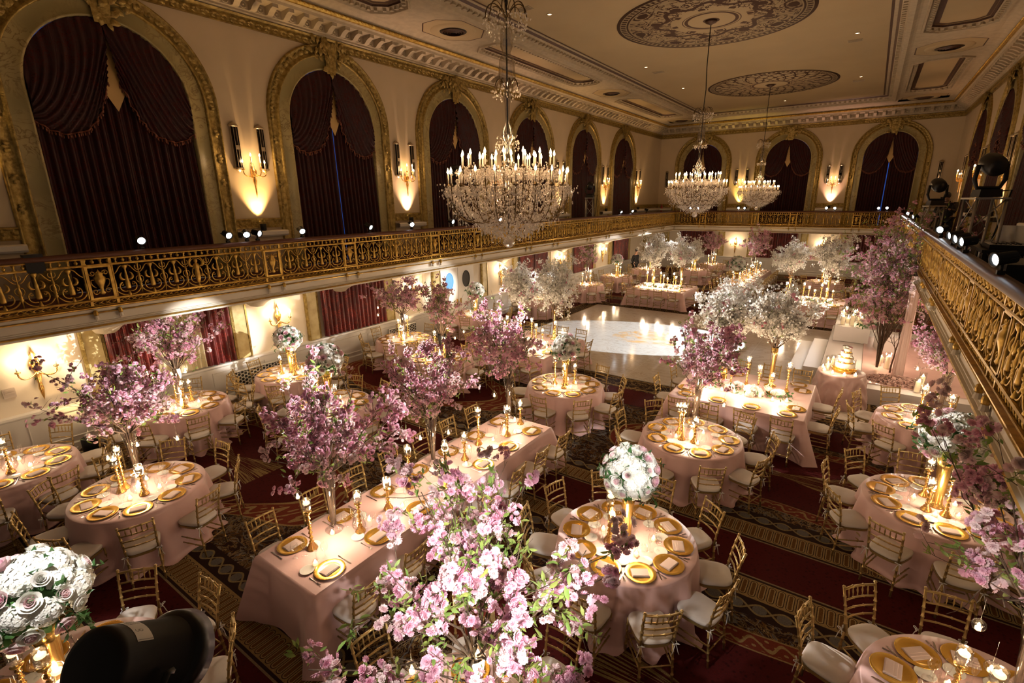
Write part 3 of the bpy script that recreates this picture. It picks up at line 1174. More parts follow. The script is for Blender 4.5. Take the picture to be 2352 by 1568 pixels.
def pilaster(T, s, w, idx):
    g = G(); g.smooth = False
    ex, ez, en, _ = tmat(T, 0, 0, 0)
    g.cur = 0
    pr = [(s - w / 2, .0), (s - w / 2, .07), (s - w / 2 + .05, .09), (s - w / 2 + .05, .07), (s + w / 2 - .05, .07), (s + w / 2 - .05, .09), (s + w / 2, .07), (s + w / 2, .0)]
    V = np.array([[(a, z, n) for a, n in pr] for z in (0.98, 2.74)])
    g.cur = 1
    g.grid(tmap(T, V), 2, 8)
    g.cur = 0
    g.add(tmap(T, [(s - w / 2 + .06, 1.0, .075), (s + w / 2 - .06, 1.0, .075), (s + w / 2 - .06, 2.72, .075), (s - w / 2 + .06, 2.72, .075)]), [(0, 1, 2, 3)])
    struct('trim_%d' % idx, g, 'olive_gold', 'gilt')


mat('olive_gold', (0.55, 0.43, 0.18), 0.4, color2=(0.42, 0.30, 0.10), vscale=5, bmp=0.3, bscale=8, bdist=0.03)
for s in (-1.9, 3.06, 5.96, 7.97, 10.75, 12.98, 15.75, 17.95, 20.75, 22.9, 25.7, 27.9, 30.7, 33.5):
    pilaster(T_left, s, 0.40, q); q += 1
for s in (-11.6, -7.9, -6.05, -3.1, -1.1, 1.9):
    pilaster(T_back, s, 0.40, q); q += 1


def low_curtain(T, s, hw, label, sheer=False, seed=0):
    rng = np.random.default_rng(seed)
    root = link('window_curtain', None, loc=T(s, 0.98, 0.0))
    tag(root, label, 'curtain', 'curtains below the balcony')
    o0 = np.array(T(s, 0.98, 0.0))

    def sheet(nm, a, b, m, n0, k):
        nu = max(12, int(abs(b - a) * 60))
        V = np.zeros((nu, 7, 3))
        ph = rng.uniform(0, 6)
        for i, u in enumerate(np.linspace(0, 1, nu)):
            for j, v in enumerate(np.linspace(0, 1, 7)):
                x = a + (b - a) * u
                V[i, j] = (s + x, 1.0 + 1.73 * v, n0 + 0.045 * math.sin(x * k + ph + .5 * math.sin(2.5 * v)) + 0.015 * math.sin(x * k * .41))
        g = G(); g.grid(tmap(T, V) - o0, nu, 7)
        link(nm, g.mesh(nm, m), root)
    if sheer:
        sheet('drape', -hw, -hw * .36, 'curtain_sequin', 0.12, 44)
        sheet('drape', hw * .42, hw, 'curtain_sequin', 0.12, 44)
        sheet('sheer_panel', -hw * .4, hw * .46, 'sheer', 0.06, 60)
    else:
        sheet('drape', -hw, -0.01, 'curtain_sequin', 0.12, 44)
        sheet('drape', 0.01, hw, 'curtain_sequin', 0.12, 44)


low_curtain(T_left, 4.5, 1.24, 'burgundy sequin curtain over a cream sheer behind the pink blossoms', True, 1)
low_curtain(T_left, 9.35, 1.14, 'closed burgundy sequin curtain under the left balcony, right of the white flower ball', False, 2)
low_curtain(T_left, 19.35, 1.15, 'burgundy curtain under the left balcony beside the white blossom trees', False, 3)
low_curtain(T_left, 24.3, 1.1, 'burgundy curtain behind the rusty blossom tree, far left', False, 4)
low_curtain(T_left, 29.3, 1.1, 'burgundy curtain behind the far white flower ball', False, 5)
for i, c in enumerate(XC):
    low_curtain(T_back, c, 1.1, 'dark curtain under the back balcony, %s of three' % ['left', 'middle', 'right'][i], False, 6 + i)

# double door with oval windows
d = link('door_1', None, loc=T_left(14.1, 0, 0))
d['kind'] = 'structure'
for sd, m, lb in ((-1, 'blue_glow', 'pale blue oval pane'), (1, 'vent_dark', 'dark oval pane')):
    g = G(); g.box((0.05, sd * 0.47, 1.2), (0.07, 0.92, 2.4))
    for zz, hh in ((0.55, 0.7),):
        g.box((0.09, sd * .47, zz), (0.02, 0.66, hh))
    leaf = link('door_leaf', g.mesh('door_leaf', 'wainscot'), d)
    g = G()
    a = np.linspace(0, 2 * PI, 25)
    g.tube([(0.09, sd * .47 + .2 * math.cos(t), 1.85 + .3 * math.sin(t)) for t in a], 0.02, 5, closed=True)
    g.add([(0.09, sd * .47 + .2 * math.cos(t), 1.85 + .3 * math.sin(t)) for t in a[:-1]], [tuple(range(24))])
    link('oval_window', g.mesh('oval_window', m), leaf)
    g = G(); g.box((0.11, sd * 0.10, 1.05), (0.03, 0.05, 0.2))
    link('push_plate', g.mesh('push_plate', 'gold_vase'), leaf)

# corbels under the left balcony
for i, s in enumerate((3.3, 6.4, 8.85, 11.8, 16.8, 21.8, 26.8)):
    g = G()
    V = []
    for t in np.linspace(0, 1, 12):
        w = 0.20 + 0.22 * t + 0.03 * math.sin(t * 9)
        zz = 2.30 + 0.42 * t ** 0.7
        V.append([(s - w, zz, 0.05), (s - w * .96, zz - .04, 0.22 + 0.9 * t), (s - w * .4, zz - .07, 0.3 + 1.05 * t), (s + w * .4, zz - .07, .3 + 1.05 * t), (s + w * .96, zz - .04, .22 + .9 * t), (s + w, zz, .05)])
    g.grid(tmap(T_left, np.array(V)), 12, 6)
    struct('trim_corbel_%d' % (i + 1), g, 'plaster')


# ---- balcony fascia and gilded railings
def fascia(name, T, s0, s1, hooks):
    ex, ez, en, _ = tmat(T, 0, 0, 0)
    g = G(); g.smooth = False
    path = [T(s0, 0, 0), T(s1, 0, 0)]
    fr = [(en, ez)] * 2
    g.cur = 0
    g.sweep([(-0.25, 2.71), (0.02, 2.71), (0.03, 2.735), (0.03, 2.745)], path, fr)
    g.cur = 1
    g.sweep([(0.03, 2.745), (0.05, 2.75), (0.06, 2.765), (0.05, 2.78)], path, fr)
    g.cur = 0
    g.sweep([(0.05, 2.78), (0.02, 2.785), (0.02, 2.80), (0.0, 2.81), (0.0, 2.825), (-0.02, 2.83), (-0.02, 2.955), (0.0, 2.96)], path, fr)
    g.cur = 1
    g.sweep([(0.0, 2.96), (0.025, 2.965), (0.03, 2.98), (0.0, 2.99)], path, fr)
    g.cur = 0
    g.sweep([(0.0, 2.99), (0.01, 3.0), (0.02, 3.04), (0.05, 3.05)], path, fr)
    g.cur = 1
    g.sweep([(0.05, 3.05), (0.07, 3.06), (0.07, 3.075), (0.0, 3.08), (-.3, 3.08)], path, fr)
    for s in hooks:
        g.cur = 1
        p = np.array(T(s, 2.99, 0.045))
        g.lathe([(0.012, 0.04), (0.03, 0.02), (0.036, -0.01), (0.03, -0.04), (0.034, -0.05)], 8, p)
        g.cur = 0
        g.lathe([(0.026, -0.05), (0.036, -0.09), (0.04, -0.11), (0.0, -0.12)], 8, p)
        g.tube([T(s, 2.955, 0.0), T(s, 2.83, 0.0)], 0.008, 4)
    struct(name, g, 'fascia', 'gilt_rail')


def F_left(s, z, n): return (BXL + n, s, z)
def F_right(s, z, n): return (BXR - n, s, z)
def F_back(s, z, n): return (s, BYB - n, z)


SQL = [c + e for c in [-0.64] + YC for e in (-1.5, 1.5)]
SQB = [c + e for c in (-7.06, -2.08) for e in (-1.5, 1.5)]
fascia('trim_fascia_left', F_left, -1.0, BYB, [s + e for s in SQL for e in (-.17, .17)])
fascia('trim_fascia_right', F_right, 1.0, BYB, [s + e for s in SQL[1:] for e in (-.17, .17)])
fascia('trim_fascia_back', F_back, BXL, BXR, [s + e for s in SQB for e in (-.17, .17)])


def bez(p0, p1, p2, p3, n=9):
    t = np.linspace(0, 1, n)[:, None]
    p0, p1, p2, p3 = map(np.array, (p0, p1, p2, p3))
    return (1 - t) ** 3 * p0 + 3 * (1 - t) ** 2 * t * p1 + 3 * (1 - t) * t * t * p2 + t ** 3 * p3


def spiral(c, r, a0, turns, n=12):
    t = np.linspace(0, 1, n)
    a = a0 + turns * 2 * PI * t
    rr = r * (1 - 0.8 * t)
    return np.c_[c[0] + rr * np.cos(a), np.zeros(n), c[1] + rr * np.sin(a)]


def lyre(g, x, figure=False):
    """one winged torch of the balustrade with the scrolls round it (local X along, Z up from 0 to 0.57)"""
    def P(q): return q + np.array((x, 0, 0))
    if figure:
        g.lathe([(0.012, .06), (0.03, .10), (0.055, .2), (0.05, .27), (0.04, .32), (0.06, .38), (0.045, .43), (0.018, .45), (0.036, .48), (0.03, .52), (0.0, .54)], 9, (x, 0, 0), sy=0.7)
        for sd in (-1, 1):
            g.tube(P(bez((sd * .05, 0, .40), (sd * .13, 0, .36), (sd * .15, 0, .50), (sd * .06, 0, .56))), [.01, .018, .024, .028, .028, .024, .02, .014, .006], 6)
            g.tube(P(bez((sd * .05, 0, .38), (sd * .1, 0, .3), (sd * .09, 0, .22), (sd * .05, 0, .2))), 0.012, 5)
    else:
        g.lathe([(0.034, .13), (0.040, .15), (0.035, .24), (0.022, .32), (0.028, .34), (0.016, .38), (0.012, .46), (0.04, .50), (0.046, .53), (0.02, .54)], 9, (x, 0, 0), sy=0.7)
        for sd in (-1, 1):
            g.tube(P(bez((sd * .015, 0, .29), (sd * .10, 0, .27), (sd * .11, 0, .38), (sd * .055, 0, .41))), [.006, .014, .02, .022, .022, .019, .015, .01, .006], 6)
    for sd in (-1, 1):
        g.tube(P(bez((sd * .02, 0, .09), (sd * .14, 0, .06), (sd * .15, 0, .24), (sd * .07, 0, .24))), 0.011, 5)
        g.tube(P(spiral((sd * .075, .21), .03, PI / 2, -sd * .9, 8)), 0.009, 4)
        g.tube(P(bez((0, 0, .03), (sd * .05, 0, .02), (sd * .13, 0, .03), (sd * .18, 0, .13))), 0.011, 5)
        g.tube(P(bez((sd * .02, 0, .53), (sd * .10, 0, .54), (sd * .10, 0, .42), (sd * .18, 0, .39))), 0.009, 5)
    g.lathe([(0.01, 0.0), (0.03, 0.03), (0.02, 0.06), (0.01, 0.10)], 7, (x, 0, 0))


def spindle(g, x):
    g.lathe([(0.008, .02), (0.012, .12), (0.03, .15), (0.014, .17), (0.03, .19), (0.016, .21), (0.028, .26), (0.012, .33), (0.024, .36), (0.008, .39), (0.012, .50), (0.02, .55)], 7, (x, 0, 0))
    for sd in (-1, 1):
        g.tube(np.array((x, 0, 0)) + bez((sd * .01, 0, .21), (sd * .07, 0, .23), (sd * .07, 0, .33), (sd * .01, 0, .33)), 0.008, 4)
        g.tube(np.array((x, 0, 0)) + bez((sd * .0, 0, .44), (sd * .04, 0, .42), (sd * .06, 0, .50), (sd * .03, 0, .51)), 0.009, 4)


def scroll_panel(width, n):
    g = G()
    pit = width / n
    for i in range(n):
        x = -width / 2 + pit * (i + .5)
        lyre(g, x, figure=(i == n // 2 and n % 2 == 1))
        if i:
            spindle(g, x - pit / 2)
    for e in (-1, 1):
        g.lathe([(0.018, 0), (0.014, .1), (0.022, .27), (0.014, .3), (0.014, .48), (0.02, .57)], 8, (e * (width / 2 - .01), 0, 0))
    return g.mesh('scroll_panel', 'gilt_rail')


def urn_panel():
    g = G()
    for sx_ in (-1, 1):
        g.box((sx_ * .16, 0, .285), (0.04, 0.04, .55))
    for z in (.02, .55):
        g.box((0, 0, z), (0.36, 0.04, 0.04))
    g.lathe([(0.02, .08), (0.05, .11), (0.02, .15), (0.03, .2), (0.075, .3), (0.085, .36), (0.05, .4), (0.07, .43), (0.02, .46), (0.0, .5)], 10, (0, 0, 0), sy=.6)
    for sd in (-1, 1):
        g.tube(spiral((sd * .085, .14), .05, 0, sd * 1.3, 14), 0.009, 4)
        g.tube(spiral((sd * .09, .44), .045, PI, -sd * 1.3, 14), 0.009, 4)
        g.tube(bez((sd * .08, 0, .33), (sd * .15, 0, .36), (sd * .14, 0, .24), (sd * .07, 0, .2)), 0.009, 4)
    return g.mesh('urn_panel', 'gilt_rail')


SP_W, SP_N, UP = scroll_panel(2.62, 7), scroll_panel(1.60, 4), urn_panel()


def railing(T, s0, s1, sq, rz, label):
    root = link('balcony_railing', None, loc=T(s0, ZBAL, 0))
    tag(root, label, 'railing', 'gilded balcony railings')
    o0 = np.array(T(s0, ZBAL, 0))
    ex, ez, en, _ = tmat(T, 0, 0, 0)
    path = [np.array(T(s0, 0, 0)) - o0, np.array(T(s1, 0, 0)) - o0]
    fr = [(en, ez)] * 2
    g = G()
    g.sweep([(-.08, 3.87), (.05, 3.87), (.06, 3.90), (.05, 3.945), (.0, 3.955), (-.08, 3.945), (-.09, 3.9), (-.08, 3.87)], path, fr)
    link('handrail', g.mesh('handrail', 'handrail'), root)
    g = G(); g.smooth = False
    for za, zb in ((3.845, 3.87), (3.735, 3.765), (3.165, 3.195), (3.08, 3.10)):
        g.sweep([(-.02, za), (.025, za), (.03, (za + zb) / 2), (.025, zb), (-.02, zb), (-.02, za)], path, fr)
    g.smooth = True
    for s in np.arange(s0 + .06, s1, 0.105):       # row of little urns under the handrail and lattice below
        p = np.array(T(s, 3.765, 0)) - o0
        k_ = int(round((s - s0) / .105))
        if k_ % 2:
            g.lathe([(.008, 0), (.022, .02), (.03, .045), (.012, .06), (.016, .08)], 6, p)
        else:
            g.lathe([(.03, 0), (.012, .03), (.022, .055), (.03, .08)], 6, p)
    for s in np.arange(s0, s1 - .1, 0.095):
        for a, b in ((3.10, 3.165), (3.165, 3.10)):
            g.tube([np.array(T(s, a, 0)) - o0, np.array(T(s + .095, b, 0)) - o0], 0.009, 4)
    for s in sq:
        if s0 < s < s1:
            for e in (-.18, .18):
                for za, zb in ((3.765, 3.86), (3.08, 3.165)):
                    p = np.array(T(s + e, (za + zb) / 2, .005)) - o0
                    g.box(p, (0.04, 0.04, zb - za))
    link('frieze', g.mesh('frieze', 'gilt_rail'), root)
    for s in sq:
        if s0 < s < s1:
            link('urn_panel', UP, root, np.array(T(s, 3.18, 0)) - o0, (0, 0, rz))
    ss = sorted(sq)
    for a, b in zip(ss[:-1], ss[1:]):
        m = (a + b) / 2
        if s0 < m < s1:
            link('scroll_panel', SP_W if b - a > 2.5 else SP_N, root, np.array(T(m, 3.18, 0)) - o0, (0, 0, rz), ((b - a - .37) / (2.62 if b - a > 2.5 else 1.60), 1, 1))


railing(F_left, -0.2, BYB, SQL + [BYB - .2], PI / 2, 'gilded scrollwork railing of the long left balcony')
railing(F_right, 1.0, BYB, SQL[1:] + [BYB - .2], PI / 2, 'gilded scrollwork railing of the dim right balcony')
railing(F_back, BXL, BXR, [BXL - .1] + SQB + [BXR + .1], 0.0, 'gilded scrollwork railing across the back balcony')


# ---- upper wall sconces with candles, mirrored strips, uplights on the shelf
def sconce_proto():
    p = Proto('wall_sconce', 'sconce')
    g = G()
    g.lathe([(0.004, -.62), (0.02, -.5), (0.018, -.4), (0.03, -.3), (0.045, -.22), (0.03, -.15), (0.06, -.08), (0.07, 0), (0.03, .06), (0.02, .16), (0.0, .2)], 10, (0, .09, 0))
    g.box((0, 0.03, -0.05), (0.07, 0.06, 0.2))
    p.part('torch_stem', g.mesh('torch_stem', 'gold_stick'))
    cups = [(-.27, .14, 0.02), (-.11, .24, .16), (.11, .24, .16), (.27, .14, .02)]
    for x, y, z in cups:
        g = G()
        g.tube(bez((0, .10, -.06), (x * .5, .2, -.18), (x * 1.15, y, -.14), (x, y, z), 10), 0.013, 5)
        g.lathe([(0.01, -.02), (0.035, 0.0), (0.03, .015), (0.02, .02)], 8, (x, y, z))
        p.part('arm', g.mesh('sconce_arm', 'gold_stick'))
    for x, y, z in cups:
        g = G(); g.lathe([(.014, 0), (.013, .14)], 7, (0, 0, 0))
        a = p.part('candle', g.mesh('sconce_candle', 'icing'), None, None, (x, y, z + .02))
        g = G(); g.lathe([(.008, .0), (.019, .02), (.014, .045), (.0, .08)], 7)
        p.part('bulb', g.mesh('sconce_bulb', 'bulb'), a, None, (0, 0, .14))
    return p


def mirror_proto():
    p = Proto('mirror_strip', 'mirror')
    g = G(); g.smooth = False
    for i in range(3):
        x = -.055 + .055 * i
        g.box((x, 0.05 + (.03 if i == 1 else 0.01), .48), (.05, .03, .9), rz=(-.5, 0, .5)[i])
    p.part('mirror', g.mesh('mirror_face', 'mirror'))
    g = G()
    for x in (-.085, -.03, .03, .085):
        g.box((x, .06 + (.03 if abs(x) < .05 else 0), .48), (.008, .012, .9))
    g.lathe([(0.0, -.07), (.06, -.04), (.12, 0), (.12, .03), (.1, .035)], 12, (0, .04, 0), sy=.7)
    g.lathe([(.1, .93), (.12, .95), (.08, .99), (.02, 1.02), (0, 1.06)], 12, (0, .04, 0), sy=.7)
    for a in (0, 1):
        g.box((0, .105, .48), (.09, .012, .09), rx=0, rz=0)
    p.part('frame', g.mesh('mirror_frame', 'silver_frame'))
    return p


SCONCE, MIRROR = sconce_proto(), mirror_proto()
UPL = Proto('uplight', 'light')
g = G(); g.lathe([(.05, 0), (.07, .02), (.07, .16), (.055, .16), (.055, .12)], 14)
UPL.part('housing', g.mesh('uplight_can', 'black'))
g = G(); g.lathe([(.054, .125), (.02, .13)], 12)
UPL.part('lens', g.mesh('uplight_lens', 'uplight_lens'))


def wall_bay_lights(T, s, rz, where, col, e=1.0, light=True, mirrors=True):
    SCONCE.put(T(s, 5.44, 0.0), rz, 'gold four-candle sconce ' + where, 'candle sconces of the upper walls')
    if mirrors:
        for sd, w in ((-1, 'left'), (1, 'right')):
            q_ = -sd if T is T_right or T is T_left else sd
            MIRROR.put(T(s + sd * .31, 5.47, 0.0), rz, '%s mirrored strip of the sconce %s' % (w, where), 'mirrored wall strips')
    UPL.put(T(s, 4.045, 0.17), 0, 'small uplight on the shelf below the sconce ' + where, 'wall uplights')
    if light:
        lamp('uplight_beam', 'SPOT', T(s, 4.22, 0.17), E_UP * e, col, 0.03, T(s, 7.0, -0.05), 1.25, 0.9)
        lamp('sconce_glow', 'POINT', T(s, 5.68, 0.34), E_USCONCE * e, WARM, 0.12)


cols = [AMBER, (1, .62, .40), (1, .60, .38), (1, .60, .26), (1, .58, .22)]
for i in range(5):
    wall_bay_lights(T_left, (YC[i] + YC[i + 1]) / 2, -PI / 2, 'between the %s and %s left windows' % (ordn[i], ordn[i + 1]), cols[i])
wall_bay_lights(T_left, YC[5] + 2.35, -PI / 2, 'past the last left window', AMBER)
lamp('uplight_beam', 'SPOT', T_left(1.95, 4.24, .20), E_UP, AMBER, .03, T_left(1.95, 7.0, -.1), .95, .8)
UPL.put(T_left(1.95, 4.045, .17), 0, 'small uplight at the left edge of the balcony shelf', 'wall uplights')
wall_bay_lights(T_back, (XC[0] + XC[1]) / 2, PI, 'between the left and middle back windows', (1, .66, .16))
wall_bay_lights(T_back, (XC[1] + XC[2]) / 2, PI, 'between the middle and right back windows', (1, .55, .42))
for s, w in ((XL + .55, 'left'), (XR - .6, 'right')):
    MIRROR.put(T_back(s, 5.47, 0), PI, 'single mirrored strip in the %s corner of the back wall' % w, 'mirrored wall strips')
for i in (2, 3, 4):
    wall_bay_lights(T_right, (YC[i] + YC[i + 1]) / 2, PI / 2, 'on the right wall, %s from the corner' % ordn[5 - i], (1, .52, .26), 0.4)
wall_bay_lights(T_right, YC[5] + 2.4, PI / 2, 'nearest the right back corner', (1, .52, .26), 0.55)
ex_ = G(); ex_.lathe([(.07, 0), (.075, .02), (.075, .4), (.05, .47), (.025, .5), (.025, .56), (0, .57)], 10)
tag(link('fire_extinguisher', ex_.mesh('fire_extinguisher', 'red'), loc=T_back(-12.05, 3.75, .12)), 'small red fire extinguisher in the back left corner of the balcony', 'fire extinguisher')


# ---- lower sconces: two bright bulbs on gilded arms
def low_sconce():
    p = Proto('wall_sconce', 'sconce')
    g = G()
    g.lathe([(.0, -.62), (.025, -.5), (.04, -.38), (.03, -.28), (.06, -.1), (.03, -.05)], 10, (0, .08, 0))
    g.lathe([(.03, -.05), (.06, .0), (.09, .09), (.06, .18), (.03, .22), (.05, .27), (.02, .34), (0.0, .42)], 12, (0, .07, 0), sy=.5)
    p.part('backplate', g.mesh('low_sconce_plate', 'gold_stick'))
    for sd in (-1, 1):
        g = G()
        g.tube(bez((0, .1, -.04), (sd * .12, .18, -.2), (sd * .3, .16, -.16), (sd * .27, .16, .0), 10), 0.014, 5)
        g.lathe([(.012, -.02), (.045, 0), (.04, .02)], 8, (sd * .27, .16, 0))
        p.part('arm', g.mesh('low_sconce_arm', 'gold_stick'))
        g = G(); g.lathe([(.016, 0), (.015, .1)], 7)
        a = p.part('candle', g.mesh('low_sconce_candle', 'icing'), None, None, (sd * .27, .16, .02))
        g = G(); g.lathe([(.012, 0), (.04, .03), (.036, .07), (.0, .12)], 9)
        p.part('bulb', g.mesh('low_sconce_bulb', 'flame'), a, None, (0, 0, .10))
    return p


LSC = low_sconce()
for T, s, rz, lb in ((T_left, 2.15, -PI / 2, 'bright two-bulb gold sconce on the left wall, nearest the camera'), (T_left, 6.95, -PI / 2, 'two-bulb gold sconce casting the flower-ball shadow on the wall'),
                     (T_left, 11.85, -PI / 2, 'two-bulb gold sconce left of the oval-window doors'), (T_left, 16.85, -PI / 2, 'two-bulb gold sconce above the white blossom trees by the door'),
                     (T_left, 21.85, -PI / 2, 'two-bulb gold sconce left of the rusty blossom tree'), (T_left, 26.8, -PI / 2, 'two-bulb gold sconce between the far left curtains'),
                     (T_back, -7.0, PI, 'bright two-bulb sconce on the back wall, left one'), (T_back, -2.1, PI, 'bright two-bulb sconce on the back wall behind white blossoms')):
    LSC.put(T(s, 1.78, 0.0), rz, lb, 'two-bulb sconces under the balconies')
    lamp('sconce_glow', 'POINT', T(s, 1.98, 0.30), E_SCONCE, (1.0, .76, .50), 0.09)
g = G(); g.box((0, 0, 0), (.03, .17, .17)); g.box((.02, 0, 0), (.01, .12, .03)); g.box((.02, 0, .05), (.01, .12, .03))
tag(link('wall_thermostat', g.mesh('wall_thermostat', 'switch_plate'), loc=T_left(1.72, 1.42, .02)), 'small grey control box on the wall left of the nearest sconce', 'control box')

# pierced radiator grilles in the wainscot
RG = Proto('radiator_grille', 'grille')
g = G(); g.box((0, .03, .25), (1.2, .03, .44)); RG.part('backing', g.mesh('grille_backing', 'vent_dark'))
g = G()
for i in range(15):
    for j in range(5):
        x, z = -.56 + i * .08, .07 + j * .09 + (.045 if i % 2 else 0)
        if z < .45:
            g.tube([(x + .046 * math.cos(t), .052, z + .046 * math.sin(t)) for t in np.linspace(0, 2 * PI, 7)], .008, 4, closed=True)
for z in (.02, .48):
    g.box((0, .05, z), (1.26, .03, .04))
for x in (-.61, .61):
    g.box((x, .05, .25), (.04, .03, .5))
RG.part('lattice', g.mesh('grille_lattice', 'wainscot'))
for T, s_, rz_, lb in ((T_left, 6.2, -PI / 2, 'pierced radiator grille behind the table by the shadowed sconce'), (T_left, 11.2, -PI / 2, 'pierced radiator grille left of the oval-window doors'),
                       (T_left, 20.0, -PI / 2, 'pierced radiator grille left of the rusty blossom table'), (T_back, -6.9, PI, 'pierced radiator grille in the back wall below the left sconce')):
    RG.put(T(s_, .22, .06), rz_, lb, 'radiator grilles')
# ------------------------------------------------------------------ kinds of things
def bamboo(g, a, b, r=0.0125, ring=0.095, bend=None, n=8):
    """turned pole with knuckles"""
    a, b = np.array(a, float), np.array(b, float)
    L = np.linalg.norm(b - a)
    m = max(1, int(round(L / ring)))
    P, R = [a], [r]
    for i in range(1, m):
        t = i / m
        for dt, rr in ((-.009, r), (-.004, r * 1.4), (.004, r * 1.4), (.009, r)):
            P.append(a + (b - a) * (t + dt / L))
            R.append(rr)
    P.append(b); R.append(r)
    P = np.array(P)
    if bend is not None:
        t = np.linalg.norm(P - a, axis=1) / L
        P = P + np.outer(np.sin(t * PI), bend)
    g.tube(P, R, n)


def chair_proto(simple=False):
    p = Proto('chiavari_chair', 'chair')
    fl = [((-.185, .185, 0), (-.178, .175, .44)), ((.185, .185, 0), (.178, .175, .44))]
    G_ = []

    def emit(nm, g, m):
        if simple:
            G_.append((g, m))
        else:
            p.part(nm, g.mesh('chair_' + nm, m))
    for a, b in fl:
        g = G(); bamboo(g, a, b); emit('leg', g, 'gold_chair')
    for s in (-1, 1):
        g = G()
        bamboo(g, (s * .170, -.225, 0), (s * .165, -.185, .45))
        bamboo(g, (s * .165, -.185, .45), (s * .180, -.275, .92), bend=np.array((0, .012, 0)))
        g.lathe([(.013, 0), (.018, .006), (.014, .014), (.006, .018)], 8, (s * .18, -.275, .918))
        emit('leg', g, 'gold_chair')
    g = G()

    def cross(z, r=.010):
        t = (z - .45) / .47
        y = -.185 - .09 * t + .012 * math.sin(PI * t)
        x = .165 + .015 * t
        bamboo(g, (-x, y, z), (x, y, z), r, .12, bend=np.array((0, -.022, 0)))
        return x, y
    for z in (.60, .69, .785, .895):
        cross(z, .0125 if z > .85 else .0095)
    for i in range(5):
        x = -.11 + .055 * i
        bow = -.022 * math.sin(PI * (x / .35 + .5))
        g.tube([(x, -.252 + bow, .785), (x, -.256 + bow, .81), (x, -.262 + bow, .84), (x, -.266 + bow, .87), (x, -.271 + bow, .895)], [.007, .005, .010, .005, .007], 6)
    emit('backrest', g, 'gold_chair')
    g = G()
    sq = []
    for u in np.linspace(0, 2 * PI, 33)[:-1]:
        cx, sx_ = math.cos(u), math.sin(u)
        e = 0.55
        x = abs(cx) ** e * math.copysign(1, cx)
        y = abs(sx_) ** e * math.copysign(1, sx_)
        sq.append((x, y))
    sq = np.array(sq)

    def outline(k):
        w = (.192 + .016 * sq[:, 1]) * k
        return np.c_[sq[:, 0] * w, sq[:, 1] * .2 * k]
    g.prism(outline(1.0), .425, .455)
    emit('seat', g, 'gold_chair')
    g = G()
    for a, b in ((fl[0], fl[1]),):
        for z in (.14, .22):
            bamboo(g, (-.184, .183, z), (.184, .183, z), .009, .12)
    for s in (-1, 1):
        for z in (.17, .26):
            bamboo(g, (s * .184, .182, z), (s * .169, -.21, z), .009, .13)
    bamboo(g, (-.169, -.21, .20), (.169, -.21, .20), .009, .12)
    emit('stretcher', g, 'gold_chair')
    g = G()
    rows = [(0.90, .455), (1.0, .462), (1.03, .480), (1.0, .497), (.93, .507), (.7, .514), (.35, .517)]
    V = np.array([np.c_[outline(k), np.full(32, z)] for k, z in rows])
    V = np.concatenate([V, V[:, :1]], 1)
    g.grid(V, len(rows), 33)
    g.add(np.c_[outline(.35), np.full(32, .517)], [tuple(range(32))])
    emit('cushion', g, 'ivory_pad')
    for s in (-1, 1):
        g = G()
        x, y, z = s * .178, -.195, .465
        for q in (-1, 1):
            g.tube(np.array((x, y, z)) + bez((0, -.012, 0), (q * .03, -.05, .04), (q * .06, -.04, 0), (0, -.012, 0), 8), .004, 4)
            g.tube(np.array((x, y, z)) + bez((0, -.012, 0), (q * .02, -.03, -.03), (q * .02, -.03, -.09), (q * .04, -.03, -.12), 6), .004, 4)
        g.tube([(x - .02, y + .02, z), (x - .02, y - .02, z), (x + .02, y - .02, z), (x + .02, y + .02, z)], .005, 4)
        emit('ribbon_tie', g, 'ribbon')
    if simple:
        names = []
        h = G()
        for g, m in G_:
            if m not in names:
                names.append(m)
            h.cur = names.index(m)
            V = np.vstack(g.V)
            n = h.n
            h.V.append(V)
            h.F += [[i + n for i in f] for f in g.F]
            h.mi += [h.cur] * len(g.F)
            h.sm += g.sm
            h.n += len(V)
        p.part('chair', h.mesh('chair_far', *names))
    return p


CHAIR, CHAIR_FAR = chair_proto(), chair_proto(True)

# ---- place settings
CHARGER = Proto('charger_plate', 'charger plate')
g = G(); g.lathe([(.09, 0.0), (.105, .001), (.165, .012), (.170, .014), (.165, .016), (.112, .008), (.105, .005), (.0, .004)], 36)
CHARGER.part('charger', g.mesh('charger_plate', 'gold_charger'))
NAPKIN = Proto('napkin', 'napkin')
g = G(); g.box((0, 0, .006), (.19, .13, .012), taper=.98); g.box((0, .014, .016), (.185, .095, .008), taper=.97); g.box((.0, .024, .0225), (.18, .06, .005), taper=.97)
g.xf(Matrix.Diagonal((1, 1, .62, 1)))
NAPKIN.part('napkin', g.mesh('napkin', 'napkin'))
BREAD = Proto('bread_plate', 'plate')
g = G(); g.lathe([(.045, 0), (.05, .0), (.078, .011), (.08, .013), (.076, .012), (.05, .004), (.0, .004)], 26)
BREAD.part('plate', g.mesh('bread_plate', 'plate'))


def stemware(name, h, bowl, n=14):
    p = Proto(name, 'glass')
    g = G()
    g.lathe([(.034, 0), (.034, .003), (.008, .006), (.0045, .012), (.0045, h * .45), (.008, h * .48)] + bowl, n, cap=False)
    p.part(name, g.mesh(name, 'glass'))
    return p


